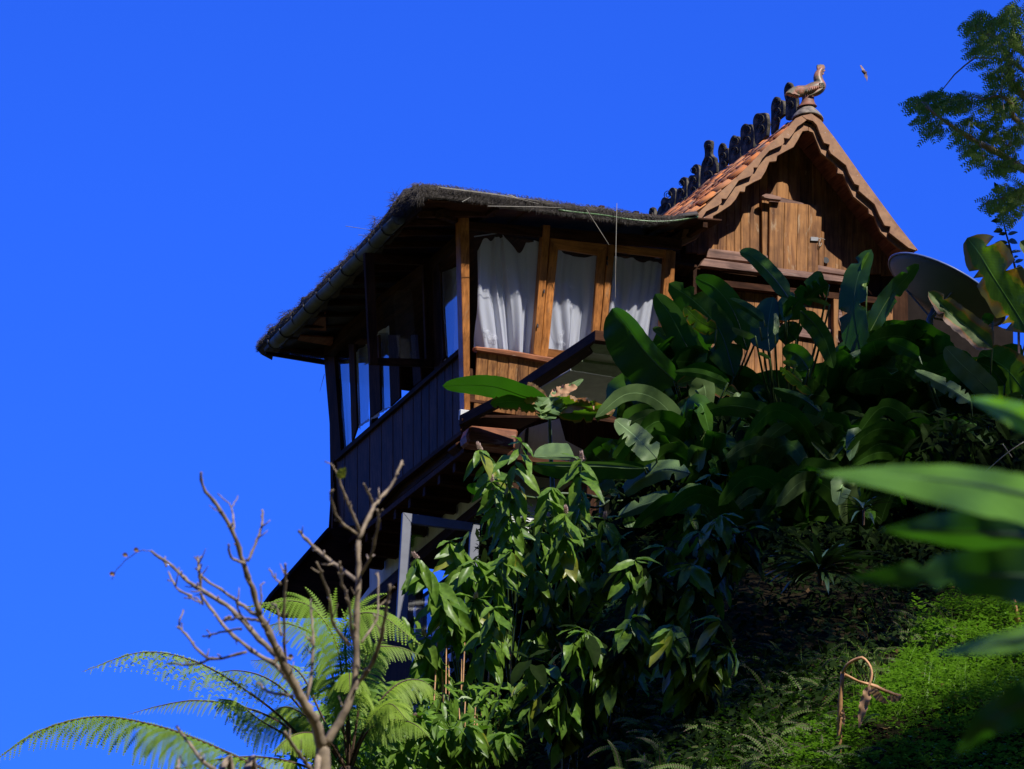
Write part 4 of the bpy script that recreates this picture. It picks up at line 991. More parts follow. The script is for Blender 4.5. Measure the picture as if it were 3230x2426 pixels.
# ============================================================ vegetation helpers
def perp2(pts, i):
    a = pts[max(i-1, 0)]; b = pts[min(i+1, len(pts)-1)]; d = Vector((b[0]-a[0], b[1]-a[1])); d.normalize()
    return Vector((-d.y, d.x))            # to the left of base->tip as seen on screen (y down)
def foot(p):
    return Vector((p.x, p.y, ground_z(p)))
def blade(name, k, mid, hw, d, m, parent, kk=(.5, .5), cc=(0, 0), tears=0, rag=.06, n=30, sides=(1, 1), prof='broad', seed=0, rib=True, wav=.04, droop=0):
    """broad leaf with folded halves. mid: sighted midrib base->tip; d: depths along it; hw: half width in photo px; kk: how each half leans away in depth"""
    rr = random.Random(seed*7+len(mid)*13+int(abs(mid[0][0])))
    P2 = [px(k, *p) for p in mid]
    if not hasattr(d, '__len__'): d = (d, d)
    nm = len(P2); D = [lerp(d[0], d[-1], i/(nm-1)) for i in range(nm)]
    sp = spline([(a[0], a[1], D[i]*100) for i, a in enumerate(P2)], n)
    if not hasattr(hw, '__len__'): hw = (hw, hw)
    # lean of each half, chosen so that it meets the sun at the angle seen in the photograph
    LT = {'d': .0, 's': .3, 'b': .75, 't': -.7, 'm': -.3}
    a_, b_m = sp[n//3], sp[2*n//3]; tw_ = W(b_m.x, b_m.y, b_m.z/100)-W(a_.x, a_.y, a_.z/100); pq = Vector((-(b_m.y-a_.y), b_m.x-a_.x)).normalized()
    kn = []
    for sd in (0, 1):
        if not isinstance(kk[sd], str): kn.append(kk[sd]); continue
        best = (9, 0)
        for q in range(-20, 21):
            k_ = q*.09; lat = (rt*pq.x-up*pq.y)*(-1 if sd == 0 else 1)+fwd*k_
            nn_ = tw_.cross(lat).normalized(); nn_ = nn_ if nn_.dot(fwd) < 0 else -nn_
            e_ = abs(-TRAVEL.dot(nn_)-LT[kk[sd]])+.05*abs(k_)
            if e_ < best[0]: best = (e_, k_)
        kn.append(best[1])
    kk = kn
    mm = 5; vs = []; uv = []; fs = []; ctr = []
    tl = [set(rr.sample(range(4, n-4), tears)) if tears and s else set() for s in sides]
    for i, q in enumerate(sp):
        s = i/(n-1); dd = q.z/100; sc = dd/FPX
        if prof == 'broad':
            w = min(1, (s/.16+.04))**.75 if s < .16 else 1
            if s > .38: w *= max(0, 1-((s-.38)/.62)**2.3)**.5
        elif prof == 'lance': w = math.sin(math.pi*min(1, s**.75))**.85
        else: w = math.sin(math.pi*s)**.6
        pp = perp2([(a.x, a.y) for a in sp], i)
        ctr.append(W(q.x, q.y, dd))
        for e in range(-mm, mm+1):
            sd = 0 if e < 0 else 1; a = abs(e)/mm
            ww = w*hw[sd]*(sides[sd] if sides[sd] else .04)
            ed = 1+(rr.uniform(-rag, rag) if a == 1 else 0)
            if i in tl[sd] and a > .3: ed *= .3/a*rr.uniform(.8, 1.5)
            off = ww*a*ed*(1 if e > 0 else -1)
            x, y = q.x+pp.x*off, q.y+pp.y*off
            dep = (kk[sd]*a+cc[sd]*a*a)*ww*sc
            wv = wav*ww*sc*math.sin(s*23+sd*2+seed)*a
            r_ = W(x, y, dd)+fwd*(dep+wv*2)
            vs.append(r_); uv.append((.5+.5*e/mm, s))
    w_ = 2*mm+1
    for i in range(n-1):
        for e in range(w_-1): a = i*w_+e; fs.append((a, a+1, a+w_+1, a+w_))
    c = sum(vs, Vector())/len(vs)
    o = obj(name, vs, fs, M[m] if isinstance(m, str) else m, parent, True, uv, c)
    if rib and max(hw) > 28:
        b = Buf(); rad = [max(.0015, .0075*(1-i/n)) for i in range(n)]
        b.tube([p+fwd*.004 for p in ctr], rad, 5); b.build('midrib', M['stalk'], o, True)
    return o, ctr
def stalkto(parent, p, base, r0=.014, r1=.026, m='stalk', bend=.25):
    mid_ = p.lerp(base, .5)+Vector((0, .0, bend*.5)); b = Buf()
    b.tube(spline([p, p.lerp(base, .3)+fwd*.12+Vector((0, 0, -.02)), (mid_+fwd*.1).lerp(p.lerp(base, .5), .5), base], 8), [lerp(r0, r1, i/7) for i in range(8)], 7)
    return b.build('leaf_stalk', M[m], parent, True)
# screen orientation of sides: side 0 = right of travel on screen (y down gives -perp), side 1 = the other

def plant(label, root_px, d, name='broad_leaf_plant', cat='plant', group=None):
    p = W(*root_px, d); f = foot(p)
    return thing(name, f-ZV*.03, label, cat, group), f

# ============================================================ broad leaf plants (heliconia like clumps)
# ---- plant over the porch: tatty brown edged leaves and one clean oval leaf
pa, fa = plant('broad-leaved plant with brown curled edges and one clean oval leaf, over the porch roof', (1760, 1500), 47.2)
for args in [
  ('leaf', '5', [(890, 490), (740, 480), (600, 432), (480, 400), (300, 388), (108, 398)], (38, 36), (47.0, 46.6), 'banana', ('t', 't'), 1),
  ('leaf', '5', [(910, 500), (760, 520), (600, 515), (465, 530)], (30, 26), (47, 46.8), 'banana_tatty', ('s', 'b'), 2),
  ('leaf', '5', [(910, 500), (1050, 590), (1230, 610), (1405, 572)], (44, 28), (47, 46.8), 'banana_tatty', ('t', 'b'), 3),
  ('leaf', '5', [(908, 485), (880, 560), (850, 640)], (46, 34), (47, 46.75), 'banana_pale', (-.9, -.9), 4),
  ('leaf', '5', [(908, 485), (945, 560), (975, 615)], (34, 42), (46.95, 46.8), 'banana_pale', (-.9, -.9), 5),
  ('leaf', '5', [(905, 480), (1010, 440), (1165, 345)], (12, 14), (47.1, 47.2), 'banana_pale', (.3, -.8), 6),
  ('dry_leaf', '5', [(885, 490), (810, 425), (745, 372)], (17, 12), (47.05, 47.1), 'dry', (.8, -1.2), 7),
  ('dry_leaf', '5', [(760, 470), (690, 420), (632, 378)], (16, 12), (47.05, 47.1), 'dry', (.8, -1.2), 8),
  ('dry_leaf', '5', [(920, 490), (1010, 440), (1120, 405)], (20, 12), (47.1, 47.15), 'dry', (.8, -1.2), 9),
  ('dry_leaf', '5', [(720, 508), (800, 512), (860, 505)], (13, 9), (46.9, 46.9), 'dry', (.8, -1.2), 10),
  ('dry_leaf', '5', [(960, 480), (1050, 490), (1130, 520)], (13, 9), (46.9, 46.9), 'dry', (.8, -1.2), 11),
  ('dry_leaf', '5', [(990, 600), (1100, 555), (1200, 545), (1330, 590), (1400, 575)], (9, 12), (46.8, 46.75), 'dry', (.8, -1.2), 12),
  ('dry_leaf', '5', [(1130, 560), (1140, 520), (1146, 500)], (14, 14), (46.8, 46.75), 'dry', (.8, .4), 13),
  ('leaf', '5', [(1260, 570), (1240, 540), (1232, 505)], (16, 12), (46.8, 46.75), 'banana_tatty', (.8, .4), 14)]:
    nm, k, md, hw, d_, m, kk, sd = args
    o, c = blade(nm, k, md, hw, d_, m, pa, kk, tears=2 if max(hw) > 20 and sd > 1 else 0, rag=.2 if 'dry' in nm or sd > 1 else .03, seed=sd, wav=.25 if 'dry' in nm else .06)
stalkto(pa, W(*px('5', 905, 490), 47.0), fa)
# generic traced clumps: (crop, midrib, half widths, depths, material, lean, tears, opts)
def clump(label, root, d, leaves, **kw):
    pl, f = plant(label, root, d, **kw)
    for i, L in enumerate(leaves):
        k, md, hw, d_, m, kk = L[:6]; te = L[6] if len(L) > 6 else 0; op = L[7] if len(L) > 7 else {}
        o, c = blade('leaf', k, md, hw, d_, m, pl, kk, tears=te, seed=i+int(root[0]) % 17, rag=.05 if te else .02, **op)
        if not op.get('nostalk') and op.get('prof') is None: stalkto(pl, c[0], f+Vector((rnd.uniform(-.08, .08), rnd.uniform(-.08, .08), 0)), .008, .018)
    return pl
B_, P_, T_, U_ = 'banana', 'banana_pale', 'banana_tatty', 'under'
clump('tall dark broad-leaved clump rising in front of the right curtained window', (2200, 1560), 46.6, [
  ('c', [(660, 700), (540, 590), (440, 480), (335, 330), (255, 240)], (98, 36), (46.2, 46.6), B_, ('d', 't')),
  ('c', [(820, 660), (720, 480), (620, 290), (520, 150)], (44, 42), (46.7, 47.0), B_, ('d', 's')),
  ('c', [(1010, 660), (930, 400), (790, 220), (605, 85)], (58, 46), (46.4, 46.9), B_, ('d', 's'), 3),
  ('c', [(1090, 500), (1010, 270), (900, 120), (770, 48)], (40, 38), (46.5, 46.9), B_, ('d', 'd')),
  ('c', [(1190, 330), (1100, 240), (985, 180)], (18, 15), (46.6, 46.8), B_, ('s', 'b')),
  ('c', [(680, 490), (600, 420), (505, 362)], (14, 22), (47, 47), P_, (-.2, -.9)),
  ('c', [(900, 370), (800, 320), (700, 228)], (30, 22), (46.5, 46.6), T_, ('t', 'm'), 3),
  ('c', [(640, 690), (800, 610), (980, 690)], (20, 16), (46.0, 46.1), B_, (-.8, .8)),
  ('c', [(1050, 790), (900, 720), (770, 680), (655, 710)], (30, 26), (45.8, 46), T_, ('s', 'd'), 3),
  ('c', [(850, 780), (720, 830), (612, 890)], (24, 20), (45.8, 46), T_, ('b', 'd'), 2),
  ('c', [(560, 900), (480, 700), (380, 520)], (70, 60), (46.6, 46.9), B_, ('d', 'd')),
  ('c', [(780, 900), (700, 700), (640, 520)], (80, 60), (46.9, 47.0), B_, ('d', 'd')),
  ('c', [(960, 860), (900, 700), (830, 520)], (70, 60), (46.9, 47.0), B_, ('d', 'd'))])
clump('broad-leaved clump with one long pointed blade in front of the plank hatch', (2480, 1560), 46.4, [
  ('j', [(1140, 640), (1000, 440), (850, 270), (680, 110), (525, 55)], (24, 30), (46.0, 46.5), B_, ('d', 'b')),
  ('j', [(1090, 900), (1240, 700), (1430, 490), (1540, 300)], (34, 38), (46.0, 46.2), B_, ('d', 'm'), 2),
  ('j', [(1110, 920), (1085, 760), (1190, 560)], (26, 22), (45.9, 46.2), B_, ('d', 'm')),
  ('j', [(965, 1090), (985, 960), (965, 815)], (8, 10), (45.8, 45.9), P_, ('b', 'b')),
  ('j', [(900, 1300), (880, 1050), (900, 850), (945, 620)], (52, 30), (45.9, 46.3), B_, ('d', 'd')),
  ('j', [(1290, 790), (1480, 980), (1610, 1200), (1695, 1510)], (26, 34), (45.9, 45.7), B_, ('d', 's')),
  ('j', [(830, 920), (650, 780), (405, 640)], (14, 18), (46.1, 46.3), B_, ('d', 'b')),
  ('j', [(775, 1000), (640, 900), (485, 775)], (12, 14), (46.0, 46.2), B_, ('s', 's')),
  ('j', [(720, 1110), (560, 1050), (430, 1000)], (16, 5), (45.9, 46.0), P_, (.9, -.6)),
  ('j', [(1390, 1520), (1250, 1340), (1060, 1260)], (36, 30), (45.6, 45.8), B_, ('d', 'm')),
  ('j', [(1640, 470), (1500, 540), (1330, 640)], (30, 34), (46.1, 46.0), B_, ('m', 'd'), 3),
  ('j', [(1230, 1150), (1130, 1050), (1060, 960)], (36, 40), (46.0, 46.2), B_, ('d', 'd')),
  ('j', [(1650, 720), (1500, 660), (1350, 650)], (8, 6), (46.0, 46.0), P_, (.5, -.6), 1),
  ('j', [(900, 1390), (820, 1340), (750, 1318)], (6, 6), (45.6, 45.6), P_, (.5, -.8)),
  ('j', [(1210, 1510), (1190, 1450), (1060, 1430)], (12, 10), (45.6, 45.6), P_, (.5, -.8), 1),
  ('j', [(1300, 1650), (1230, 1570), (1170, 1520)], (8, 6), (45.6, 45.6), P_, (.5, -.8), 1)])
clump('dark upright broad leaves at the corner between gable wall and satellite dish', (2740, 1500), 46.9, [
  ('6', [(960, 1000), (915, 720), (930, 520), (1012, 345)], (44, 34), (46.6, 46.9), B_, ('d', 'd'), 2),
  ('6', [(985, 560), (975, 440), (1000, 360)], (12, 12), (46.8, 46.9), B_, (-.6, -.9)),
  ('6', [(1000, 830), (1120, 620), (1290, 430)], (34, 30), (46.7, 46.9), B_, ('d', 'd'), 1),
  ('6', [(940, 640), (970, 540), (990, 470)], (8, 8), (46.7, 46.9), P_, (-.6, -.9)),
  ('6', [(800, 1000), (870, 980), (960, 930)], (12, 8), (46.4, 46.5), P_, (.6, -.9)),
  ('6', [(1100, 1120), (1010, 900), (1000, 700)], (60, 60), (46.9, 47.1), B_, ('d', 'd')),
  ('6', [(1260, 1050), (1200, 960), (1100, 865)], (40, 34), (46.5, 46.6), B_, ('d', 'm'))])
clump('broad-leaved clump with big scorched brown-rimmed leaves at the right edge beside the dish', (3120, 1560), 45.5, [
  ('k', [(1300, 1055), (1120, 900), (900, 720), (690, 512)], (44, 40), (45.0, 45.3), 'banana_burnt', (-.9, -.5), 1, {'rag': .1}) if 0 else ('k', [(1300, 1055), (1120, 900), (900, 720), (690, 512)], (36, 44), (45.0, 45.3), 'banana_burnt', (-.9, -.5), 1),
  ('k', [(1640, 900), (1520, 700), (1320, 390), (1180, 160), (1060, 0)], (56, 80), (45.2, 45.6), 'banana_burnt', ('m', 't'), 4),
  ('k', [(1350, 1540), (1150, 1340), (980, 1180), (850, 1040)], (40, 38), (45.0, 45.2), 'banana_pale', ('d', 'd')),
  ('k', [(1620, 1480), (1420, 1240), (1180, 1090)], (72, 60), (45.2, 45.5), T_, ('t', 'm'), 1),
  ('k', [(600, 1130), (450, 1040), (290, 985)], (28, 24), (45.6, 45.8), B_, ('d', 'm')),
  ('k', [(1095, 1560), (880, 1420), (560, 1265)], (26, 22), (44.8, 45.2), P_, ('d', 'b'), 3),
  ('k', [(1420, 1400), (1280, 1240), (1140, 1180)], (34, 30), (45.4, 45.5), B_, ('d', 'd')),
  ('k', [(700, 1330), (560, 1230), (380, 1125)], (32, 20), (45.5, 45.6), B_, ('d', 'd')),
  ('k', [(1580, 1500), (1500, 1510), (1420, 1535)], (12, 12), (45, 45), P_, (.5, -.8)),
  ('k', [(1300, 800), (1250, 770), (1200, 760)], (18, 18), (45.8, 45.8), B_, (-.5, -.8))])
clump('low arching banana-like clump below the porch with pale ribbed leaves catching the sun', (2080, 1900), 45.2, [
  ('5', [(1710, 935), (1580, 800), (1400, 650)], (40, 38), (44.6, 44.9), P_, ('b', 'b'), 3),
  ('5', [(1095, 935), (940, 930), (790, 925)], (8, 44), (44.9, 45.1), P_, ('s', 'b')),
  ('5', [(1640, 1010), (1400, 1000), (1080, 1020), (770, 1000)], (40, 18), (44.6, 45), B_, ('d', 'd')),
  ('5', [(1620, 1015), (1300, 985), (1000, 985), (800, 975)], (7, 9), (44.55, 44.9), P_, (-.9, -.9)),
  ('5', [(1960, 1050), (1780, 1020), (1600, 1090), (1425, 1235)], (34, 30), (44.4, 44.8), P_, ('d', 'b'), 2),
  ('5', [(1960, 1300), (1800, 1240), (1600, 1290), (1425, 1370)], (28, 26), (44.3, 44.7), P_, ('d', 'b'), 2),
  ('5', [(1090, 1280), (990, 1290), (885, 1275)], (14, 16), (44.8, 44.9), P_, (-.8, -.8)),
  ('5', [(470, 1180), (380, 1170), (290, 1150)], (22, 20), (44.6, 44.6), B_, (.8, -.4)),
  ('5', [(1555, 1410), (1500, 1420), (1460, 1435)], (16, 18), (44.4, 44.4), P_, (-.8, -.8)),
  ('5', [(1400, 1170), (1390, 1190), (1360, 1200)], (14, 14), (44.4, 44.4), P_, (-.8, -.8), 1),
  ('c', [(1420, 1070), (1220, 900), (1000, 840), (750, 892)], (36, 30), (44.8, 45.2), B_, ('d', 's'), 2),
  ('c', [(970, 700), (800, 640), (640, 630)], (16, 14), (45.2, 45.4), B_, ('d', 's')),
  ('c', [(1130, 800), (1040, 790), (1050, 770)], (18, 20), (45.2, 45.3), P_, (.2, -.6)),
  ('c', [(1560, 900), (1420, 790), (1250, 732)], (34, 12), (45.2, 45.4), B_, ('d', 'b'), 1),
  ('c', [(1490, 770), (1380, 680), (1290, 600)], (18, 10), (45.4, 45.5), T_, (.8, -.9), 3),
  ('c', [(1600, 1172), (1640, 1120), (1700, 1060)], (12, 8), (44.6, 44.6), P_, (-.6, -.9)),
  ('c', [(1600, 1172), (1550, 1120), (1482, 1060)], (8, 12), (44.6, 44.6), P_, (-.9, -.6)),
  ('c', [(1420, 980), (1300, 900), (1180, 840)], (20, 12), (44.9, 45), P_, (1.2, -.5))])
# darker clumps filling the gully behind
DK = [((2960, 1260), 46.7), ((3120, 1330), 46.2), ((2130, 1420), 46.9), ((2060, 1330), 47.2), ((2300, 1420), 46.7), ((2620, 1420), 46.6), ((2830, 1380), 46.6), ((2740, 1250), 47.2), ((3010, 1380), 46.4), ((2190, 1560), 46.2), ((2450, 1480), 46.6), ((2000, 1700), 46.3), ((2250, 1750), 46.0), ((2480, 1800), 45.6), ((2700, 1700), 45.8), ((2900, 1650), 45.9), ((3100, 1720), 45.5), ((2350, 1650), 46.8), ((2620, 1560), 47.0), ((3200, 1500), 46.4), ((2900, 1480), 46.8), ((1900, 1560), 46.8)]
for i, (rp_, d_) in enumerate(DK):
    rr = random.Random(100+i)
    pl, f = plant(['shaded', 'deeply shaded'][i % 2]+' dark broad-leaved clump '+['behind the scorched drooping leaf', 'low at the right edge of the dish', 'left of the arching leaves', 'against the right curtained window post', 'under the tall blades by the window', 'in front of the lower planks', 'in front of the dish pole', 'at the foot of the gable corner', 'left of the pale grey leaf back', 'behind the ribbed arching leaves', 'under the long pointed blade', 'behind the porch corner', 'under the window clump', 'in the middle of the gully', 'below the gable house corner', 'under the satellite dish', 'by the right edge below the scorched leaves', 'against the lower porch wall', 'against the lower plank wall', 'farthest right behind the scorched leaves', 'right under the dish pole', 'just right of the white porch wall'][i], rp_, d_)
    for j in range(11):
        a = rr.uniform(-1.25, 1.25); L = rr.uniform(190, 330); u0, v0 = rp_[0]+rr.uniform(-70, 70), rp_[1]-rr.uniform(60, 160)
        u1, v1 = u0+math.sin(a)*L, v0-math.cos(a)*L*.85
        top = 1040 if u1 < 2300 else (1200 if u1 < 2650 else (1010 if u1 < 2900 else 1160))
        if u1 < 2100: top = 1300
        if i > 10 and u1 < 2120: top = 1480
        v1 = max(v1, top+rr.uniform(0, 70)); u1 = max(u1, 1960)
        mid_ = (lerp(u0, u1, .55)-math.cos(a)*10, lerp(v0, v1, .6)-L*.10)
        o, c = blade('leaf', 's', [(u0, v0), mid_, (u1, v1+L*.08)], (rr.uniform(34, 60), rr.uniform(34, 60)), (d_, d_+rr.uniform(-.5, .5)), 'banana', pl, (rr.choice('dddm'), rr.choice('dddm')), tears=rr.choice([0, 0, 2]), seed=j, n=14, rib=False)
    stalkto(pl, W(*rp_, d_), f)

DK2 = [((2230, 1560), 44.9, 'just right of the arching ribbed leaves'), ((2400, 1520), 44.8, 'below the long pointed blade clump'), ((2580, 1500), 44.7, 'in the centre of the dark slope under the hatch'), ((2760, 1480), 44.7, 'below the corner between gable and dish'), ((2950, 1500), 44.5, 'under the pale grey leaf back'), ((3120, 1540), 44.4, 'at the right edge over the nearest blurred leaf'), ((2330, 1720), 44.0, 'lower down, left of the glossy rosette'), ((2520, 1640), 44.1, 'directly above the glossy rosette'), ((2720, 1640), 44.0, 'right above the smaller rosette'), ((2180, 1420), 45.4, 'beside the lower end of the tall dark leaf')]
for i, (rp_, d_, wh) in enumerate(DK2):
    rr = random.Random(300+i); pl, f = plant('clump of long drooping leaves '+wh, rp_, d_)
    for j in range(13):
        a = rr.uniform(-1.5, 1.1); L = rr.uniform(170, 330); u0, v0 = rp_[0]+rr.uniform(-40, 40), rp_[1]+rr.uniform(-30, 90)
        rise = L*rr.uniform(.25, .75); dx = math.sin(a)*L
        md = [(u0, v0), (u0+dx*.35, v0-rise*.8), (u0+dx*.75, v0-rise), (u0+dx*1.15, v0-rise*.62+L*.05)]
        blade('leaf', 's', md, (rr.uniform(22, 40), rr.uniform(22, 40)), (d_, d_+rr.uniform(-.5, .4)), rr.choice(['banana', 'banana', 'banana', 'banana_pale']), pl, (rr.choice('dddms'), rr.choice('ddds')), tears=rr.choice([0, 0, 1, 3]), seed=j, n=18, rib=False)
    stalkto(pl, W(*rp_, d_), f)

# ============================================================ ginger shrubs: arching stems with pairs of drooping lance leaves
LM = {}
def lance_mesh(key, m, hwr=.19, n=9, wave=.03, fold=.25, curve=.22):
    """unit leaf along +Y, width hwr, drooping in -Z"""
    if key in LM: return LM[key]
    rr = random.Random(key); vs = []; fs = []; uv = []
    for i in range(n+1):
        s = i/n; w = hwr*(math.sin(math.pi*min(1, s**.8))**.85 if 0 < s < 1 else .01); z = -curve*s*s; ph = rr.random()*6
        for e in (-1, -.5, 0, .5, 1):
            vs.append((e*w, s, z-abs(e)*-w*fold+math.sin(s*19+ph+e)*wave*abs(e)*.5)); uv.append((.5+e*.5, s))
    for i in range(n):
        for e in range(4): a = i*5+e; fs.append((a, a+1, a+6, a+5))
    me = bpy.data.meshes.new('leaf'); me.from_pydata(vs, [], fs)
    ul = me.uv_layers.new(name='UVMap'); fl = []
    for p in me.polygons:
        for vi in p.vertices: fl.extend(uv[vi])
    ul.data.foreach_set('uv', fl); me.materials.append(M[m]); me.polygons.foreach_set('use_smooth', [True]*len(fs)); me.update(); LM[key] = me; return me
def place(me, name, parent, p, dirv, upv, L, wsc=1):
    y = dirv.normalized(); x = y.cross(upv).normalized(); z = x.cross(y)
    o = bpy.data.objects.new(name, me); COL.objects.link(o); o.parent = parent
    m_ = Matrix((x*L*wsc, y*L, z*L)).transposed().to_4x4(); b0 = wloc(parent)
    o.matrix_local = Matrix.Translation(p-b0) @ m_; return o
scr_r = rt; scr_u = up
def stem_plant(pl, path, depths, leaf_len, nleaf, keys, start=.35, flower=False, rr=None, rad=.006, droopy=.75, spread=1.0):
    n = 16; pts = [W(u, v, lerp(depths[0], depths[1], i/(len(path)-1))) for i, (u, v) in enumerate(path)]
    sp = spline(pts, n); b = Buf(); b.tube(sp, [rad*(1.25-.7*i/n) for i in range(n)], 6); b.build('stem', M['stalk'], pl, True)
    for j in range(nleaf):
        t = start+(1-start)*(j+.4)/nleaf; f_ = t*(n-1); i = min(int(f_), n-2); p = sp[i].lerp(sp[i+1], f_-i)
        tg = (sp[i+1]-sp[i]).normalized(); sgn = 1 if j % 2 else -1
        side = (rt*sgn*rr.uniform(.25, .9)*spread-fwd*rr.uniform(-.25, .75)+ZV*rr.uniform(-.2, .35)).normalized()
        dr = (tg*.25+side*.6-ZV*droopy*rr.uniform(.6, 2.0)).normalized()
        upv = (ZV*.6-fwd*.55+rt*sgn*.25*rr.random()+Vector((rr.uniform(-.5, .5), rr.uniform(-.5, .5), 0)))
        place(rr.choice(GYK) if rr.random() < .05 else rr.choice(keys), 'leaf', pl, p, dr, upv, leaf_len*rr.uniform(.65, 1.15), rr.uniform(.85, 1.25))
    for q in range(3):        # tip leaves
        dr = (rt*rr.uniform(-.8, .8)-ZV*rr.uniform(.0, 1)-fwd*rr.uniform(-.2, .5)+ZV*.3).normalized()
        place(rr.choice(keys), 'leaf', pl, sp[-1], dr, ZV-fwd*.5, leaf_len*rr.uniform(.5, .75))
    if flower:
        fb_ = Buf(); c0 = sp[-1]; dv = (sp[-1]-sp[-3]).normalized()
        for q in range(26):
            s = q/26; a = q*2.4; c = c0+dv*s*.055+(rt*math.cos(a)-fwd*.5*math.sin(a)+ZV*math.sin(a))*.014*(1-s*.5)
            r_ = .011; fb_.tri(c+rt*r_, c-rt*r_*.6+ZV*r_*.3, c+ZV*r_*1.5+rt*rr.uniform(-.01, .01)+dv*.01); fb_.tri(c-rt*r_-fwd*.01, c+ZV*r_-fwd*.01, c+dv*r_*2-fwd*.012)
        fb_.build('flower_head', M['petal'], pl)
GK = [lance_mesh(i, 'ginger', .135+.022*(i % 3), wave=.05, fold=[.15, .3, .45][i % 3], curve=[.12, .28, .4][i % 3]) for i in range(6)]
GYK = [lance_mesh(20+i, 'ginger_yellow', .18, wave=.04) for i in range(2)]
DKK = [lance_mesh(30+i, 'under', .19, wave=.04) for i in range(3)]
A = lambda x, y: px('a', x, y)
# each shrub: root (crop a), list of stems (tip path), flower flag
SH = [
 ('leafy ginger shrub whose tallest stem carries a pinkish flower under the brown box beam', (560, 1300), 43.6,
  [([(600, 1300), (590, 700), (560, 420), (465, 175)], 1), ([(600, 1300), (640, 800), (600, 400), (655, 140)], 0), ([(600, 1300), (620, 900), (560, 600), (520, 325)], 1), ([(620, 1250), (690, 800), (760, 520), (800, 350)], 0), ([(600, 1300), (540, 900), (430, 700), (320, 600)], 0), ([(600, 1300), (560, 950), (520, 760), (610, 650)], 0)]),
 ('leafy ginger shrub in the middle, topped by two pale pink flowers', (880, 1350), 43.4,
  [([(900, 1350), (900, 800), (930, 500), (935, 220)], 1), ([(900, 1350), (880, 900), (860, 650), (862, 470)], 1), ([(900, 1350), (960, 900), (1010, 700), (1042, 500)], 1), ([(940, 1350), (1000, 1000), (1090, 760), (1110, 600)], 0), ([(900, 1350), (1010, 1000), (1080, 880), (1160, 870)], 0), ([(900, 1350), (800, 1000), (780, 850), (720, 740)], 0), ([(900, 1350), (850, 1100), (760, 1000), (700, 1060)], 0)]),
 ('leafy ginger shrub beside the open white window frame with white flower spikes', (330, 1350), 43.0,
  [([(380, 1350), (330, 1000), (260, 800), (170, 680)], 1), ([(380, 1350), (400, 1100), (420, 960), (440, 870)], 1), ([(380, 1350), (330, 1100), (330, 980), (320, 860)], 0), ([(380, 1380), (290, 1250), (240, 1150), (205, 1040)], 1), ([(400, 1380), (440, 1200), (520, 1050), (530, 910)], 0), ([(400, 1350), (340, 1000), (360, 800), (440, 690)], 0)]),
 ('ginger shrub at the bottom edge with a white flower among long hanging leaves', (400, 1640), 42.0,
  [([(420, 1680), (330, 1560), (250, 1460), (180, 1420)], 1), ([(420, 1680), (420, 1560), (390, 1480), (300, 1480)], 0), ([(450, 1680), (470, 1560), (520, 1500), (590, 1500)], 0), ([(430, 1680), (400, 1620), (370, 1580), (345, 1565)], 1), ([(460, 1680), (460, 1540), (440, 1490), (400, 1460)], 0)]),
 ('ginger shrub with yellowing leaves drooping at the dark gully edge', (1230, 1350), 43.2,
  [([(1240, 1400), (1280, 1150), (1290, 980), (1300, 880)], 1), ([(1240, 1400), (1250, 1200), (1230, 1080), (1170, 1010)], 0), ([(1200, 1400), (1200, 1200), (1180, 1100), (1130, 1090)], 0)]),
 ('slim ginger stems rising from the shadow right of the arching leaves', (1480, 900), 44.2,
  [([(1500, 900), (1520, 600), (1490, 420), (1540, 290)], 0), ([(1500, 900), (1450, 700), (1470, 560), (1430, 460)], 0)]),
 ('low ginger shrub in the shade at the foot of the flowering shrubs', (760, 1620), 42.4,
  [([(780, 1680), (760, 1500), (720, 1350), (680, 1220)], 0), ([(780, 1680), (800, 1500), (810, 1350), (780, 1200)], 0), ([(800, 1680), (860, 1500), (950, 1350), (960, 1200)], 0), ([(800, 1680), (900, 1560), (1000, 1400), (1060, 1210)], 0), ([(760, 1680), (700, 1560), (660, 1480), (700, 1360)], 0), ([(820, 1680), (940, 1580), (1050, 1480), (1110, 1350)], 0), ([(780, 1680), (840, 1500), (900, 1400), (920, 1370)], 0)]),
]
for si, (lab, root, d_, stems) in enumerate(SH):
    rr = random.Random(500+si); pl = thing('ginger_shrub', foot(W(*A(*root), d_))-ZV*.02, lab, 'shrub', 'ginger shrubs below the dark timber wing')
    for ti, (path, fl) in enumerate(stems):
        dp = d_+rr.uniform(-.3, .4)
        keys = GK if si not in (4,) or ti else GYK
        if si == 6: keys = GK+DKK
        stem_plant(pl, [A(*p) for p in path], (dp+.3, dp-.1), .28, 22 if si != 5 else 6, keys, .42, fl, rr)
    # inner leaves of the same shrub, some with shade put into their colour
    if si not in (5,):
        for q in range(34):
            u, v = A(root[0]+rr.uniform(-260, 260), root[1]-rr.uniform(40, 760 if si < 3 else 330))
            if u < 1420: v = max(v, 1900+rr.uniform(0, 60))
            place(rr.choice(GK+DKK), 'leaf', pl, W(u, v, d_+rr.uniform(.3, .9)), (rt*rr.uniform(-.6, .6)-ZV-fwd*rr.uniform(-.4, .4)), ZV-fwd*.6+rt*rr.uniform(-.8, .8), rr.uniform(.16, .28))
    b = Buf()
    for q in range(7 if si != 5 else 2):
        u, v = A(root[0]+rr.uniform(-70, 70), root[1]-rr.uniform(100, 300)); p = W(u, v, d_+.2)
        b.tube([p, p.lerp(foot(p), .5)+rt*rr.uniform(-.05, .05), foot(p)-ZV*.05], [.006, .009, .011], 5)
    b.build('cane', M['dry_stalk'], pl)

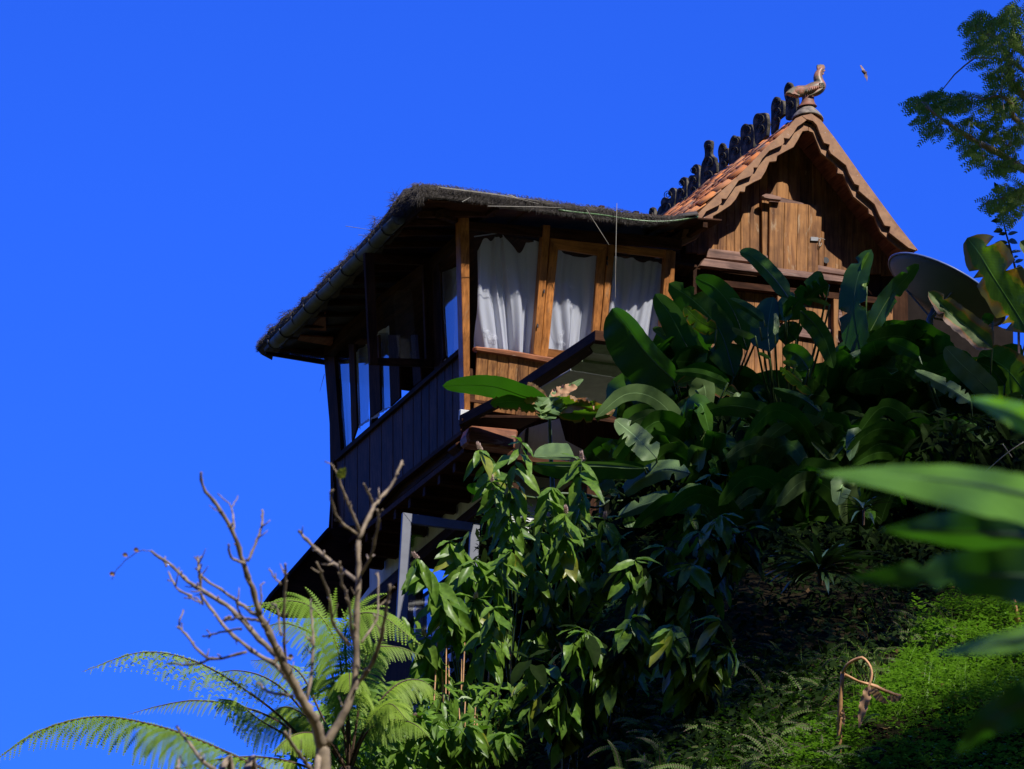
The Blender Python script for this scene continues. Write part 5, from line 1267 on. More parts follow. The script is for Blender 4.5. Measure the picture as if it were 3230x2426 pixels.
SH2 = [((2080, 2080), 'in the dark right of the yellowing shrub'), ((2200, 1960), 'in the gully left of the glossy rosette'), ((1950, 2260), 'at the dark bottom right of the cane stems'), ((2180, 2260), 'between the canes and the bank ferns'), ((1800, 2400), 'at the bottom edge in deep shade')]
def ghit(u, v):
    r = ray(u, v); t = 30.0
    while t < 70:
        p = CAM+r*t
        if p.z < ground_z(p): return p
        t += .05
    return CAM+r*45
for si, ((u0, v0), wh) in enumerate(SH2):
    rr = random.Random(1500+si); g_ = ghit(u0, v0+60); dg = depth(g_)
    pl = thing('ginger_shrub', g_, 'dim ginger shrub '+wh, 'shrub', 'ginger shrubs below the dark timber wing')
    for ti in range(7):
        a = rr.uniform(-1, 1); L = rr.uniform(200, 360)
        path = [(u0+rr.uniform(-40, 40), v0+70), (u0+a*L*.15, v0-L*.45), (u0+a*L*.38, v0-L*.85), (u0+a*L*.62, v0-L*.95)]
        stem_plant(pl, path, (dg, dg-.4), .29, 13, GK+DKK, .3, False, rr)

# leaf mass at the foot of everything: nobody could count these leaves
def scatter_leaves(name, label, cat, n, regions, m, size, seed, kind='stuff'):
    rr = random.Random(seed); b = Buf()
    for i in range(n):
        (u0, v0, u1, v1, d0, d1) = rr.choice(regions)
        u, v, d_ = rr.uniform(u0, u1), rr.uniform(v0, v1), rr.uniform(d0, d1)
        p = W(u, v, d_); L = rr.uniform(*size); w = L*rr.uniform(.16, .26)
        dr = (rt*rr.uniform(-.8, .8)-ZV*rr.uniform(-.2, 1)-fwd*rr.uniform(-.5, .6)).normalized(); sd = dr.cross(ZV-fwd*.6+rt*rr.uniform(-.9, .9)).normalized()
        nn = sd.cross(dr)*w*.4
        i0 = len(b.v); a, c = p+dr*L*.35, p+dr*L*.7-ZV*L*.06
        b.v += [p, a+sd*w+nn, a, a-sd*w+nn, c+sd*w*.75+nn, c, c-sd*w*.75+nn, p+dr*L-ZV*L*.16]; b.uv += [(.5, 0), (1, .35), (.5, .35), (0, .35), (1, .7), (.5, .7), (0, .7), (.5, 1)]
        for f in ((0, 1, 2), (0, 2, 3), (1, 4, 5, 2), (2, 5, 6, 3), (4, 7, 5), (5, 7, 6)): b.f.append(tuple(i0+q for q in f)); b.mi.append(0)
    o = b.build(name, M[m], None); tag(o, label, cat, kind=kind); return o
def in_mass():
    R_ = []
    for (x0, y0, x1, y1) in ((420, 700, 1180, 1000), (380, 900, 1250, 1300), (250, 1200, 1300, 1640), (560, 480, 1050, 800)):
        a = A(x0, y0); b_ = A(x1, y1); R_.append((a[0], a[1], b_[0], b_[1], 44.2, 45.2))
    return R_
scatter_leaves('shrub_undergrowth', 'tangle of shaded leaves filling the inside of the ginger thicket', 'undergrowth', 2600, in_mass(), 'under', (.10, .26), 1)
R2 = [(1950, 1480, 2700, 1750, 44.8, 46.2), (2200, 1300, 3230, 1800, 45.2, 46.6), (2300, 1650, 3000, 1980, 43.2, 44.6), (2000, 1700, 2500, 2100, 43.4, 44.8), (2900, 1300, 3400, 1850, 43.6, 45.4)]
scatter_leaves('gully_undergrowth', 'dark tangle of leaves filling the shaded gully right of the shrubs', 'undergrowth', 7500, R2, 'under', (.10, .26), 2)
R3 = [(1000, 2150, 1700, 2500, 42.6, 44.0), (900, 2250, 1500, 2600, 41.5, 43)]
scatter_leaves('slope_undergrowth', 'dense dark leaves on the steep bank behind the tree fern', 'undergrowth', 2600, R3, 'ginger', (.08, .2), 3)

# ============================================================ tree fern
def frond(parent, k, mid, d, plen, m='fern', npn=30, lean=.35, start=.12, rr=None, rachis=.010, sparse=1., name='frond', npl=20, hang=.35, taper=.9):
    """rachis with two rows of pinnae, each set with narrow leaflets"""
    P2 = [px(k, *p) for p in mid]; n = 40; nm = len(P2)
    sp = spline([W(u, v, lerp(d[0], d[1], i/(nm-1))) for i, (u, v) in enumerate(P2)], n)
    b = Buf(); b.tube(sp, [rachis*(1.05-.95*i/n) for i in range(n)], 5); nb = len(b.f); b.mi = [1]*nb
    sc = d[0]/FPX
    for i in range(npn*2):
        t = start+(1-start)*(i//2)/(npn-.5); f_ = min(t, .999)*(n-1); q = int(f_); p = sp[q].lerp(sp[min(q+1, n-1)], f_-q)
        tg = (sp[min(q+1, n-1)]-sp[max(q-1, 0)]).normalized(); sgn = 1 if i % 2 else -1
        s = (t-start)/(1-start); L = plen*sc*(min(1, .35+s*3)*(1-s**2.2)**taper+.06)*rr.uniform(.88, 1.08)
        lat = tg.cross(-fwd*.75+ZV*.8).normalized()*sgn
        dr = (lat+tg*(.45+.5*s)-ZV*hang*.6+Vector((rr.uniform(-1, 1), rr.uniform(-1, 1), rr.uniform(-1, 1)))*.13).normalized(); cur = p
        if rr.random() < .05: L *= .35
        w = L*.075 if npl > 3 else L*.2; w = L*.075 if npl > 3 else L*.2
        nl = max(3, int(npl*(L/(plen*sc))))
        prev = p
        for j in range(nl):
            a = j/nl; dr = (dr-ZV*hang*.18+tg*.02).normalized(); nx = cur+dr*L/nl
            lw = w*2.1*(1-a**1.6*.85)
            sdv = dr.cross(-fwd*.7+ZV*.8).normalized(); ldv = (sdv+dr*.55).normalized(); rdv = (-sdv+dr*.55).normalized()
            hw = L/nl*.44
            if rr.random() < sparse:
                b.tri(cur-dr*hw, cur+dr*hw, cur+ldv*lw-ZV*lw*.2); b.tri(cur+dr*hw, cur-dr*hw, cur+rdv*lw-ZV*lw*.2)
            cur = nx
        b.quad(p-ZV*.0016, p+ZV*.0016, cur+ZV*.0005, cur-ZV*.0005, 0)
    return b.build(name, [M[m], M['fern_stem']], parent)
rr = random.Random(77)
tfc = W(*px('9', 1740, 1680), 41.5)
tf = thing('tree_fern', foot(tfc)-ZV*.05, 'large tree fern spreading feathery green fronds against the blue sky', 'tree fern')
FR = [([(1740, 1640), (1715, 1250), (1660, 960), (1500, 790), (1210, 815)], (41.5, 40.8), 150, 34, .2, 1, .5),
      ([(1740, 1640), (1730, 1200), (1730, 900), (1880, 850), (2095, 1005)], (41.5, 41.0), 150, 34, .2, 1, .5),
      ([(1740, 1640), (1690, 1300), (1600, 1000), (1450, 900), (1330, 905)], (41.5, 41.6), 95, 28, .2, 1, .5),
      ([(1740, 1640), (1790, 1300), (1830, 1050), (1960, 1010), (2110, 1060)], (41.5, 41.6), 90, 28, .2, 1, .5),
      ([(1640, 1640), (1440, 1400), (1220, 1225), (960, 1080), (700, 1040), (410, 1135)], (41.5, 40.6), 125, 30, .35, .55, .6),
      ([(1500, 1700), (1270, 1600), (1000, 1480), (760, 1400), (480, 1360), (200, 1430), (-40, 1590)], (41.2, 40.0), 150, 46, .15, 1, .7),
      ([(1640, 1640), (1440, 1420), (1240, 1320), (1000, 1280), (820, 1300), (635, 1350)], (41.5, 41.4), 62, 34, .2, 1, .5),
      ([(1700, 1700), (1500, 1500), (1300, 1380), (1180, 1290), (1090, 1270)], (41.5, 41.2), 100, 30, .3, .9, .9),
      ([(1700, 1700), (1500, 1600), (1280, 1560), (1050, 1580), (820, 1640)], (41.4, 40.8), 90, 30, .2, 1, .6),
      ([(1740, 1650), (1500, 1320), (1350, 1180), (1180, 1130), (1000, 1160)], (41.7, 42.0), 90, 30, .3, .7, .7),
      ([(1740, 1650), (1850, 1350), (1980, 1200), (2100, 1180), (2200, 1260)], (41.7, 42.0), 90, 28, .3, 1, .6),
      ([(1740, 1650), (1600, 1350), (1500, 1150), (1380, 1080), (1250, 1080)], (41.8, 42.2), 90, 28, .3, .9, .6),
      ([(1740, 1650), (1820, 1450), (1930, 1380), (2050, 1390), (2130, 1450)], (41.5, 41.0), 90, 28, .3, 1, .6),
      ([(1740, 1650), (1640, 1480), (1540, 1440), (1450, 1460), (1360, 1540)], (41.3, 40.6), 90, 26, .3, 1, .8),
      ([(1740, 1650), (1740, 1400), (1700, 1230), (1600, 1180), (1480, 1240)], (41.6, 41.2), 100, 28, .3, .9, .8)]
for q_ in range(8):
    a = rr.uniform(-1.2, 1.25); L = rr.uniform(330, 520); bx, by = 1730, 1560
    tx, ty = bx+math.sin(a)*L*1.1, by-math.cos(a)*L*.75-60
    FR.append(([(bx, by+60), (lerp(bx, tx, .35), lerp(by, ty, .6)), (lerp(bx, tx, .7), ty+10), (tx, ty+L*.22)], (41.6, 41.6+rr.uniform(-.9, .9)), rr.uniform(80, 110), 26, .25, 1, rr.uniform(.5, .8)))
for mid, d_, pl_, np_, st, sp_, hg in FR: frond(tf, '9', mid, d_, pl_*1.1, 'fern', np_, .35, st, rr, .012, sp_, hang=hg)
b = Buf(); base = foot(tfc); b.tube([tfc+ZV*.1, tfc.lerp(base, .4), base-ZV*.1], [.09, .075, .10], 10, jit=.12); b.build('trunk', M['fern_stem'], tf, True)

# ============================================================ sword ferns on the bank
def sword(parent, p, dirv, L, m='fern', npn=26, w=.035, rr=None):
    n = 14; pts = [p]; d_ = dirv.normalized()
    for i in range(n): d_ = (d_-ZV*.13*(i/n+.3)+rt*rr.uniform(-.02, .02)).normalized(); pts.append(pts[-1]+d_*L/n)
    b = Buf(); b.tube(pts, [.003]*(n+1), 4); b.mi = [1]*len(b.f)
    for i in range(npn*2):
        t = .08+.9*(i//2)/npn; f_ = t*n; q = min(int(f_), n-1); c = pts[q].lerp(pts[q+1], f_-q); tg = (pts[q+1]-pts[q]).normalized(); sgn = 1 if i % 2 else -1
        lat = tg.cross(-fwd*.8+ZV*.6).normalized()*sgn; ww = w*(1-t**3)*rr.uniform(.85, 1.1)+.004; h = L/npn*.38
        e = c+(lat+tg*.2).normalized()*ww-ZV*ww*.2
        b.quad(c-tg*h, c+tg*h, e+tg*h*.5, e-tg*h*.5, 0)
    return b.build('frond', [M[m], M['fern_stem']], parent)
FL = [((150, 1480), 'low sword fern with lit fronds at the bottom edge, leftmost of the bank ferns'), ((330, 1300), 'sword fern with tall arching fronds in front of the dark gully'), ((460, 1480), 'dense sword fern mound left of the dry stalk'), ((620, 1330), 'sword fern with long straggling fronds leaning right toward the dry stalk'), ((250, 1640), 'sword fern at the very bottom of the picture below the tall fronds'), ((560, 1640), 'short sword fern growing at the bottom just left of the dry stalk'), ((1230, 960), 'small sword fern lit at the upper rim of the green bank'), ((720, 1130), 'small upright sword fern at the dark bank above the dry stalk'), ((60, 1600), 'sword fern at the foot of the ginger canes, bottom edge'), ((1180, 1110), 'sword fern trailing sideways at the top of the ground cover'), ((1340, 880), 'wispy sword fern on the upper bank below the near leaves'), ((420, 1230), 'thin sword fern behind the tall arching fronds')]
def ghit(u, v):
    r = ray(u, v); t = 30.0
    while t < 70:
        p = CAM+r*t
        if p.z < ground_z(p): return p
        t += .05
    return CAM+r*45
rr = random.Random(31)
WH = ['left of the tall fronds', 'near the canes', 'in the dark corner below the shrubs', 'just behind the dry stalk', 'left of the dry leaf', 'at the patch edge', 'at the upper bank', 'beneath the glossy rosette', 'low in the middle of the fern bank', 'at the very bottom left of the bank', 'right beside the stalk foot', 'under the lowest ginger leaves', 'half in shadow above the fern bank', 'at the dark rim of the green patch']
XY = [(40, 1380), (-60, 1500), (-100, 1620), (700, 1230), (820, 1400), (760, 1560), (960, 1050), (480, 1080), (400, 1560), (-20, 1660), (860, 1640), (120, 1300), (560, 1190), (860, 1180)]
for (x, y), w_ in zip(XY, WH): FL.append(((x, y), 'thin straggling sword fern '+w_))
for i, ((x, y), lab) in enumerate(FL):
    rr = random.Random(900+i); u, v = px('b', x, y); p = ghit(u, v+40); fn = thing('sword_fern', p, lab, 'fern', 'sword ferns on the bank')
    for j in range(rr.randint(13, 18) if i < 6 else 10):
        a = rr.uniform(-1.3, 1.3); sword(fn, p+rt*rr.uniform(-.22, .22)-fwd*rr.uniform(-.2, .2), ZV*rr.uniform(.4, 1.2)+rt*math.sin(a)-fwd*rr.uniform(-.3, .7), rr.uniform(.22, .52) if i < 6 else rr.uniform(.18, .38), 'fern_bank', 22, .021, rr)

# ============================================================ dark glossy rosettes on the shaded bank
SK = [lance_mesh(40+i, 'dark_leaf', .075, n=10, wave=.03, fold=.5, curve=.5) for i in range(3)]
for (x, y), sc_, d_, cnt, lab in (((790, 650), .42, 41.2, 80, 'dark glossy strap-leaved rosette shining in the shaded gully'), ((1010, 345), .2, 42.8, 24, 'smaller glossy rosette above the big one, half behind the near leaves'), ((640, 990), .24, 42.2, 24, 'glossy dark tuft low on the shaded bank under the big rosette')):
    rr = random.Random(int(x)); u, v = px('b', x, y); c = W(u, v, d_); rs = thing('glossy_rosette', c-ZV*.08, lab, 'plant', 'glossy rosettes in the gully')
    for j in range(cnt):
        a = rr.uniform(-math.pi, math.pi); el = rr.uniform(-.1, 1.1)
        dr = rt*math.sin(a)*math.cos(el)-fwd*math.cos(a)*math.cos(el)+ZV*math.sin(el)
        place(rr.choice(SK), 'leaf', rs, c+dr*.03, dr, ZV, sc_*rr.uniform(.6, 1.15), rr.uniform(.8, 1.3))
    b = Buf(); b.tube([c+ZV*.01, c-ZV*.05, c-ZV*.12], [sc_*.06, sc_*.06, sc_*.05], 8, jit=.1); b.build('root_stock', M['fern_stem'], rs)

# ============================================================ ground cover on the bank
CPOLY = [(2430, 2480), (2560, 2340), (2670, 2260), (2760, 2190), (2830, 2110), (2880, 2010), (2960, 1930), (3090, 1870), (3260, 1820), (3400, 1820), (3400, 2500)]
def in_poly2(x, y, P):
    c = False; j = len(P)-1
    for i in range(len(P)):
        if (P[i][1] > y) != (P[j][1] > y) and x < (P[j][0]-P[i][0])*(y-P[i][1])/(P[j][1]-P[i][1])+P[i][0]: c = not c
        j = i
    return c
def cover():
    rr = random.Random(5); b = Buf(); h0 = Vector((math.sin(YAW), math.cos(YAW), 0)); r0 = Vector((math.cos(YAW), -math.sin(YAW), 0))
    for i in range(60000):
        d_ = rr.uniform(34.2, 42.5); s = rr.uniform(-.2, 5.2)
        q = h0*d_+r0*s; q.z = ground_z(q)+.05; e = q-CAM; zz = e.dot(fwd); u = CU+e.dot(rt)/zz*FPX; v = CV-e.dot(up)/zz*FPX
        if not in_poly2(u+40*noise.noise(Vector((q.x*4, q.y*4, 7))), v+40*noise.noise(Vector((q.x*4, q.y*4, 1))), CPOLY): continue
        dens = noise.noise(Vector((q.x*1.5, q.y*1.5, 2)))
        if rr.random() > .85+dens*.5: continue
        z = q.z-.03+rr.random()**1.3*.15*(1+3.2*max(0, noise.noise(Vector((q.x*3.3, q.y*3.3, 8)))))
        p = Vector((q.x, q.y, z)); sz = rr.uniform(.012, .028)
        for l in range(4):
            a = rr.uniform(0, 6.28); dr = Vector((math.cos(a), math.sin(a), rr.uniform(-.1, .6))).normalized(); sd = dr.cross(ZV).normalized(); t_ = p+dr*sz*.3
            b.quad(t_, t_+dr*sz*.9+sd*sz*.55, t_+dr*sz*1.9, t_+dr*sz*.9-sd*sz*.55)
    o = b.build('ground_cover', M['cover'], None); tag(o, 'bright green small-leaved ground cover on the sunny bank at lower right', 'ground cover', kind='stuff')
    g = Buf()
    for i in range(2600):
        d_ = rr.uniform(34.2, 40); s = rr.uniform(-.2, 4.8)
        q = h0*d_+r0*s; q.z = ground_z(q); e = q-CAM; zz = e.dot(fwd)
        if not in_poly2(CU+e.dot(rt)/zz*FPX+rr.uniform(-60, 200), CV-e.dot(up)/zz*FPX+60, CPOLY): continue
        if noise.noise(Vector((q.x*1.1, q.y*1.1, 20))) < -.05: continue
        p = Vector((q.x, q.y, ground_z(q))); dr = Vector((rr.uniform(-.5, .5), rr.uniform(-.5, .5), 1)); L = rr.uniform(.12, .38)
        strand(g, p, dr, L, .0035, .25)
    o = g.build('grass', M['cover'], None); tag(o, 'thin grass blades standing up through the ground cover', 'grass', kind='stuff')
    dl = Buf()
    for i in range(260):
        u, v = rr.uniform(2000, 3230), rr.uniform(1850, 2430); p = ghit_fast(u, v)+ZV*rr.uniform(.02, .12); L = rr.uniform(.03, .09)
        dr = Vector((rr.uniform(-1, 1), rr.uniform(-1, 1), rr.uniform(-.3, .4))).normalized(); sd = dr.cross(ZV).normalized()*L*.25
        dl.quad(p, p+dr*L*.5+sd, p+dr*L+ZV*L*.1, p+dr*L*.5-sd)
    o = dl.build('leaf_litter', M['dry'], None); tag(o, 'scattered small dry leaves on the bank', 'leaf litter', kind='stuff')
    # weeds left of the stalk: small dark leaved ground plants
    w_ = Buf()
    for i in range(9000):
        u, v = rr.uniform(1950, 2700), rr.uniform(2120, 2500)
        p = ghit_fast(u, v)
        if p is None: continue
        p = p+ZV*rr.random()*.22; sz = rr.uniform(.010, .02)
        for l in range(3):
            a = rr.uniform(0, 6.28); dr = Vector((math.cos(a), math.sin(a), rr.uniform(-.1, .6))).normalized(); sd = dr.cross(ZV).normalized()
            w_.quad(p, p+dr*sz*.9+sd*sz*.5, p+dr*sz*1.9, p+dr*sz*.9-sd*sz*.5)
    o = w_.build('weeds', M['weed'], None); tag(o, 'tangle of small weeds among the sword ferns', 'weeds', kind='stuff')
GC = {}
def ghit_fast(u, v):
    k = (int(u//25), int(v//25))
    if k not in GC: GC[k] = (ghit(k[0]*25, k[1]*25)-CAM).length
    return CAM+ray(u, v)*GC[k]
cover()
def bank_growth():
    rr = random.Random(61); b = Buf()
    for i in range(15000):
        u, v = rr.uniform(1500, 3230), rr.uniform(1650, 2500)
        p = ghit_fast(u, v)
        if depth(p) > 46: continue
        if in_poly2(u, v, CPOLY): continue
        p = p+ZV*rr.random()*.3; L = rr.uniform(.05, .12); w = L*rr.uniform(.16, .26)
        dr = (rt*rr.uniform(-1, 1)+ZV*rr.uniform(-.6, .8)-fwd*rr.uniform(-.2, .8)).normalized(); sd = dr.cross(ZV-fwd*.6+rt*rr.uniform(-.9, .9)).normalized(); c = p+dr*L*.5
        b.tri(p, c+sd*w, c-sd*w); b.tri(c+sd*w, p+dr*L-ZV*L*.15, c-sd*w)
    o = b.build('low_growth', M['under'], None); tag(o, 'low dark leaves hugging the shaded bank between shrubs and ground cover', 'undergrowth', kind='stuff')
bank_growth()

# ============================================================ dry stalk, stakes, twigs
def sight(k, pts, d): return [W(*px(k, x, y), d if not hasattr(d, '__len__') else lerp(d[0], d[1], i/(len(pts)-1))) for i, (x, y) in enumerate(pts)]
q0 = ghit(*px('b', 884, 1600)); dq = depth(q0)
ds = thing('dry_stalk', q0, 'broken dry orange banana stalk bent over with a shrivelled hanging leaf', 'dry stalk')
b = Buf(); b.tube(spline([q0-ZV*.05]+sight('b', [(884, 1590), (890, 1350), (903, 1165)], dq), 10), [.024, .024, .022, .021, .02, .02, .019, .018, .017, .016], 8, jit=.12); b.build('stalk', M['dry_stalk'], ds, True)
b = Buf(); b.tube(spline(sight('b', [(900, 1175), (925, 1130), (965, 1103), (1010, 1095), (1045, 1140), (1052, 1190), (1030, 1260)], (dq, dq-.2)), 16), [.012]*8+[.009]*8, 6, jit=.15); b.build('bent_leaf_stalk', M['dry_stalk'], ds, True)
b = Buf(); b.tube(spline(sight('b', [(915, 1178), (990, 1215), (1060, 1235), (1130, 1265), (1200, 1290)], (dq, dq+.1)), 10), [.010]*5+[.014]*5, 6, jit=.3); b.build('split_stalk', M['dry_stalk'], ds, True)
blade('dry_leaf', 'b', [(1040, 1235), (1020, 1290), (1000, 1370), (985, 1455)], (17, 13), (dq-.2, dq-.25), 'dry', ds, (-.8, .6), rag=.15, seed=2, wav=.3, rib=False, prof='lance')
blade('dry_leaf', 'b', [(905, 1350), (908, 1400), (912, 1450)], (5, 8), (dq-.03, dq-.05), 'dry', ds, (-.8, .6), rag=.2, seed=3, wav=.3, rib=False, prof='lance')
blade('dry_leaf', 'b', [(1050, 1240), (1090, 1290), (1140, 1330)], (10, 14), (dq, dq-.05), 'dry', ds, (-.8, .6), rag=.3, seed=4, wav=.3, rib=False, prof='lance')
blade('dry_leaf', 'b', [(1130, 1290), (1170, 1300), (1210, 1285)], (9, 12), (dq, dq-.05), 'dry', ds, (-.8, .6), rag=.3, seed=5, wav=.3, rib=False, prof='lance')
q1 = ghit(*px('b', 1808, 960)); b = Buf(); b.tube(sight('b', [(1762, 740), (1785, 840), (1810, 965)], depth(q1)), [.018, .022, .024], 8, jit=.1)
o = b.build('stake', M['dry_stalk'], None, True); tag(o, 'brown stake standing in the ground cover at the right edge', 'stake')
b = Buf(); b.tube(sight('c', [(985, 1200), (990, 1300)], 45.4)+[foot(W(*px('c', 990, 1300), 45.4))], [.022, .022, .022], 6)
o = b.build('post', M['beam_x'], None); tag(o, 'short grey brown post in the shade of the arching leaves', 'post')
for nm, pts, d_, lab in (('twig', [(1630, 145), (1740, 50), (1829, -10)], 42.5, 'bare thin twig crossing the right edge above the near leaves'), ('twig', [(1720, 0), (1768, 70)], 42.5, 'short pale twig hanging right above the biggest near leaf'), ('twig', [(830, 1010), (845, 1050), (860, 1075)], 41, 'short curved twig lying on the dark bank above the dry stalk'), ('twig', [(640, 1540), (670, 1580), (700, 1650)], 37.6, 'pale dry twig among weeds left of the dry stalk')):
    b = Buf(); b.tube(spline(sight('b', pts, d_), 8), .005, 5); o = b.build(nm, M['straw'], None, True); tag(o, lab, 'twig')

# ============================================================ bare tree in the foreground
BD = 17.0
bt = thing('bare_tree', foot(W(*px('9', 1610, 1640), BD)), 'leafless knobbly tree in the foreground, out of focus, with a single yellow-green leaf', 'tree')
def limb(pts, r0, r1, name='branch', dd=(0, 0), m='bark', seed=0):
    rr = random.Random(seed+int(pts[0][0])); n = max(8, len(pts)*4)
    q = spline([W(*px('9', x, y), BD+lerp(dd[0], dd[1], i/(len(pts)-1))) for i, (x, y) in enumerate(pts)], n)
    s = BD/FPX*.633
    rad = [lerp(r0, r1, i/(n-1))*s*(1+.28*max(0, math.sin(i*2.3+seed))) for i in range(n)]
    q = [p+Vector((rr.uniform(-1, 1), rr.uniform(-1, 1), rr.uniform(-1, 1)))*s*3.4 for p in q]
    b = Buf(); b.tube(q, rad, 7, jit=.12); return b.build(name, M[m], bt, True)
rootp = foot(W(*px('9', 1610, 1640), BD))
wt = W(*px('9', 1612, 1640), BD)
b = Buf(); q = [rootp-ZV*.1]+[rootp.lerp(wt, t)+rt*.06*math.sin(t*5) for t in (.12, .25, .38, .5, .62, .74, .85, .94)]+[wt, W(*px('9', 1611, 1600), BD), W(*px('9', 1609, 1560), BD), W(*px('9', 1607, 1520), BD), W(*px('9', 1606, 1500), BD)]
b.tube(q, [.10, .09, .08, .07, .06, .052, .045, .038, .031, .027, .025, .024, .022, .015], 10, jit=.05); b.build('trunk', M['bark'], bt, True)
LB_ = [
 ([(1600, 1510), (1575, 1400), (1530, 1320), (1470, 1210), (1410, 1090), (1350, 960), (1290, 850)], 34, 19, (0, -.2)),
 ([(1290, 850), (1250, 700), (1210, 590), (1160, 440), (1080, 310), (1020, 230), (1000, 145)], 18, 7, (-.2, -.4)),
 ([(1215, 600), (1150, 560), (1140, 500)], 8, 6, (-.3, -.4)), ([(1235, 590), (1280, 480), (1305, 400), (1308, 330)], 8, 6, (-.3, -.2)),
 ([(1165, 420), (1160, 350), (1150, 310), (1085, 250)], 6, 3, (-.3, 0)), ([(1155, 315), (1185, 260)], 4, 3, (-.1, 0)),
 ([(1420, 1100), (1280, 960), (1180, 850), (1060, 760), (960, 700), (870, 620), (750, 535)], 17, 8, (0, .3)),
 ([(750, 535), (700, 535), (640, 570), (590, 620), (555, 680)], 3, 2, (.3, .5)),
 ([(1000, 720), (995, 640), (985, 560)], 10, 6, (.2, .2)), ([(1000, 740), (1010, 800), (980, 770), (920, 770)], 6, 4, (.2, .3)),
 ([(1000, 745), (1110, 900), (1240, 1020), (1380, 1110), (1440, 1180)], 8, 16, (.3, 0)),
 ([(960, 760), (880, 720), (840, 640)], 8, 5, (.3, .4)), ([(1230, 1040), (1040, 1070), (920, 940), (890, 910), (915, 830)], 9, 5, (0, .3)),
 ([(1060, 1070), (960, 1100), (830, 1095)], 8, 4, (.1, .4)), ([(1200, 920), (1100, 940), (1010, 960)], 7, 5, (0, .2)), ([(1290, 880), (1200, 870), (1110, 880)], 10, 5, (-.1, .1)),
 ([(1300, 870), (1200, 800), (1110, 730), (1000, 660), (985, 570)], 11, 6, (-.2, 0)),
 ([(1620, 1500), (1700, 1370), (1760, 1230), (1775, 1050), (1778, 850), (1785, 660), (1785, 480)], 24, 14, (0, .1)),
 ([(1785, 480), (1850, 340), (1880, 290), (1950, 210), (2005, 85)], 13, 7, (.1, .3)),
 ([(1790, 440), (1750, 330), (1710, 240), (1680, 140)], 9, 6, (.1, 0)), ([(1780, 450), (1690, 380), (1655, 290), (1645, 240)], 8, 6, (.1, -.1)),
 ([(1690, 170), (1655, 110), (1620, 90)], 5, 3, (0, 0)), ([(1860, 300), (1835, 240), (1810, 200)], 7, 5, (.2, .1)),
 ([(1795, 660), (1850, 550), (1885, 400), (1880, 330)], 9, 7, (.1, -.1)), ([(1790, 690), (1680, 610), (1560, 510), (1490, 435)], 12, 9, (.1, .4)),
 ([(1755, 970), (1740, 800), (1700, 680), (1690, 590)], 9, 6, (.1, -.2)), ([(1780, 1200), (1850, 1100), (1900, 960), (1920, 850), (1945, 700)], 14, 8, (.1, -.1)),
 ([(1740, 1000), (1660, 900), (1640, 760), (1580, 590)], 10, 6, (.1, -.3)), ([(1800, 990), (1880, 860), (1885, 640)], 7, 5, (.1, .3)),
 ([(1530, 1280), (1560, 1050), (1555, 880), (1545, 770)], 10, 5, (0, .2)), ([(1440, 1190), (1415, 950), (1420, 700), (1425, 600)], 9, 6, (0, -.2)),
 ([(1400, 960), (1380, 820), (1355, 800)], 7, 5, (0, .1)), ([(1400, 700), (1350, 640), (1340, 620)], 6, 4, (-.2, -.2)),
 ([(1300, 800), (1300, 700)], 6, 4, (-.2, -.2)), ([(1460, 1260), (1330, 1230), (1290, 1190)], 9, 6, (0, .2)), ([(1240, 900), (1190, 830), (1175, 770)], 7, 5, (-.1, -.2)),
 ([(1540, 1610), (1470, 1520), (1420, 1440)], 12, 9, (0, -.3)), ([(1060, 1621), (1000, 1570), (940, 1490), (880, 1410)], 12, 8, (-.2, 0)), ([(900, 1560), (880, 1621)], 7, 9, (0, -.2)),
 ([(1360, 1100), (1400, 1050), (1450, 1080)], 12, 8, (0, 0)), ([(830, 610), (815, 580)], 7, 5, (.3, .3)), ([(1150, 860), (1120, 870)], 10, 7, (0, 0)),
]
for i, (pts, r0, r1, dd) in enumerate(LB_):
    lo = limb(pts, r0*.84, r1*.84, 'branch', dd, seed=i); rq = random.Random(i+70)
    L_ = sum(math.hypot(a[0]-b_[0], a[1]-b_[1]) for a, b_ in zip(pts, pts[1:])); sp_b = Buf()
    if r1 > 3:
        for q_ in range(max(1, int(L_/75))):
            t = rq.uniform(.15, .97)*(len(pts)-1); j = min(int(t), len(pts)-2); x = lerp(pts[j][0], pts[j+1][0], t-j); y = lerp(pts[j][1], pts[j+1][1], t-j)
            a = math.atan2(pts[j+1][1]-pts[j][1], pts[j+1][0]-pts[j][0])+rq.choice((-1, 1))*rq.uniform(.5, 1.1); l2 = rq.choice((14, 18, 26, 60))*rq.uniform(.8, 1.2); dz = BD+lerp(dd[0], dd[1], t/(len(pts)-1)); s_ = BD/FPX*.633
            P_3 = [W(*px('9', x, y), dz), W(*px('9', x+math.cos(a)*l2*.5, y+math.sin(a)*l2*.5-3), dz+rq.uniform(-.03, .03)), W(*px('9', x+math.cos(a)*l2, y+math.sin(a)*l2-l2*.25), dz+rq.uniform(-.06, .06))]
            sp_b.tube(P_3, [5*s_, 3.6*s_, 4.4*s_ if l2 < 30 else 2.2*s_], 6, jit=.15)
        sp_b.build('twig_spur', M['bark'], lo, True)
lower = foot(W(*px('9', 1610, 1640), BD))
for x0, y0, x1, y1 in ((1060, 1615, 1300, 1900), (1540, 1605, 1600, 1800), (880, 1618, 1200, 1900)):
    b = Buf(); b.tube(spline([W(*px('9', x0, y0), BD-.2), W(*px('9', (x0+x1)/2, (y0+y1)/2), BD-.1), W(*px('9', x1, y1), BD), q[4]], 10), [.008, .009, .01, .011, .012, .013, .014, .016, .018, .02], 7); b.build('branch', M['bark'], bt, True)
lb0 = W(*px('9', 1700, 150), BD)
blade('leaf', '9', [(1695, 175), (1705, 145), (1725, 118)], (16, 14), (BD, BD-.02), 'ginger_yellow', bt, (-.5, -.8), rib=False, prof='lance', seed=1)
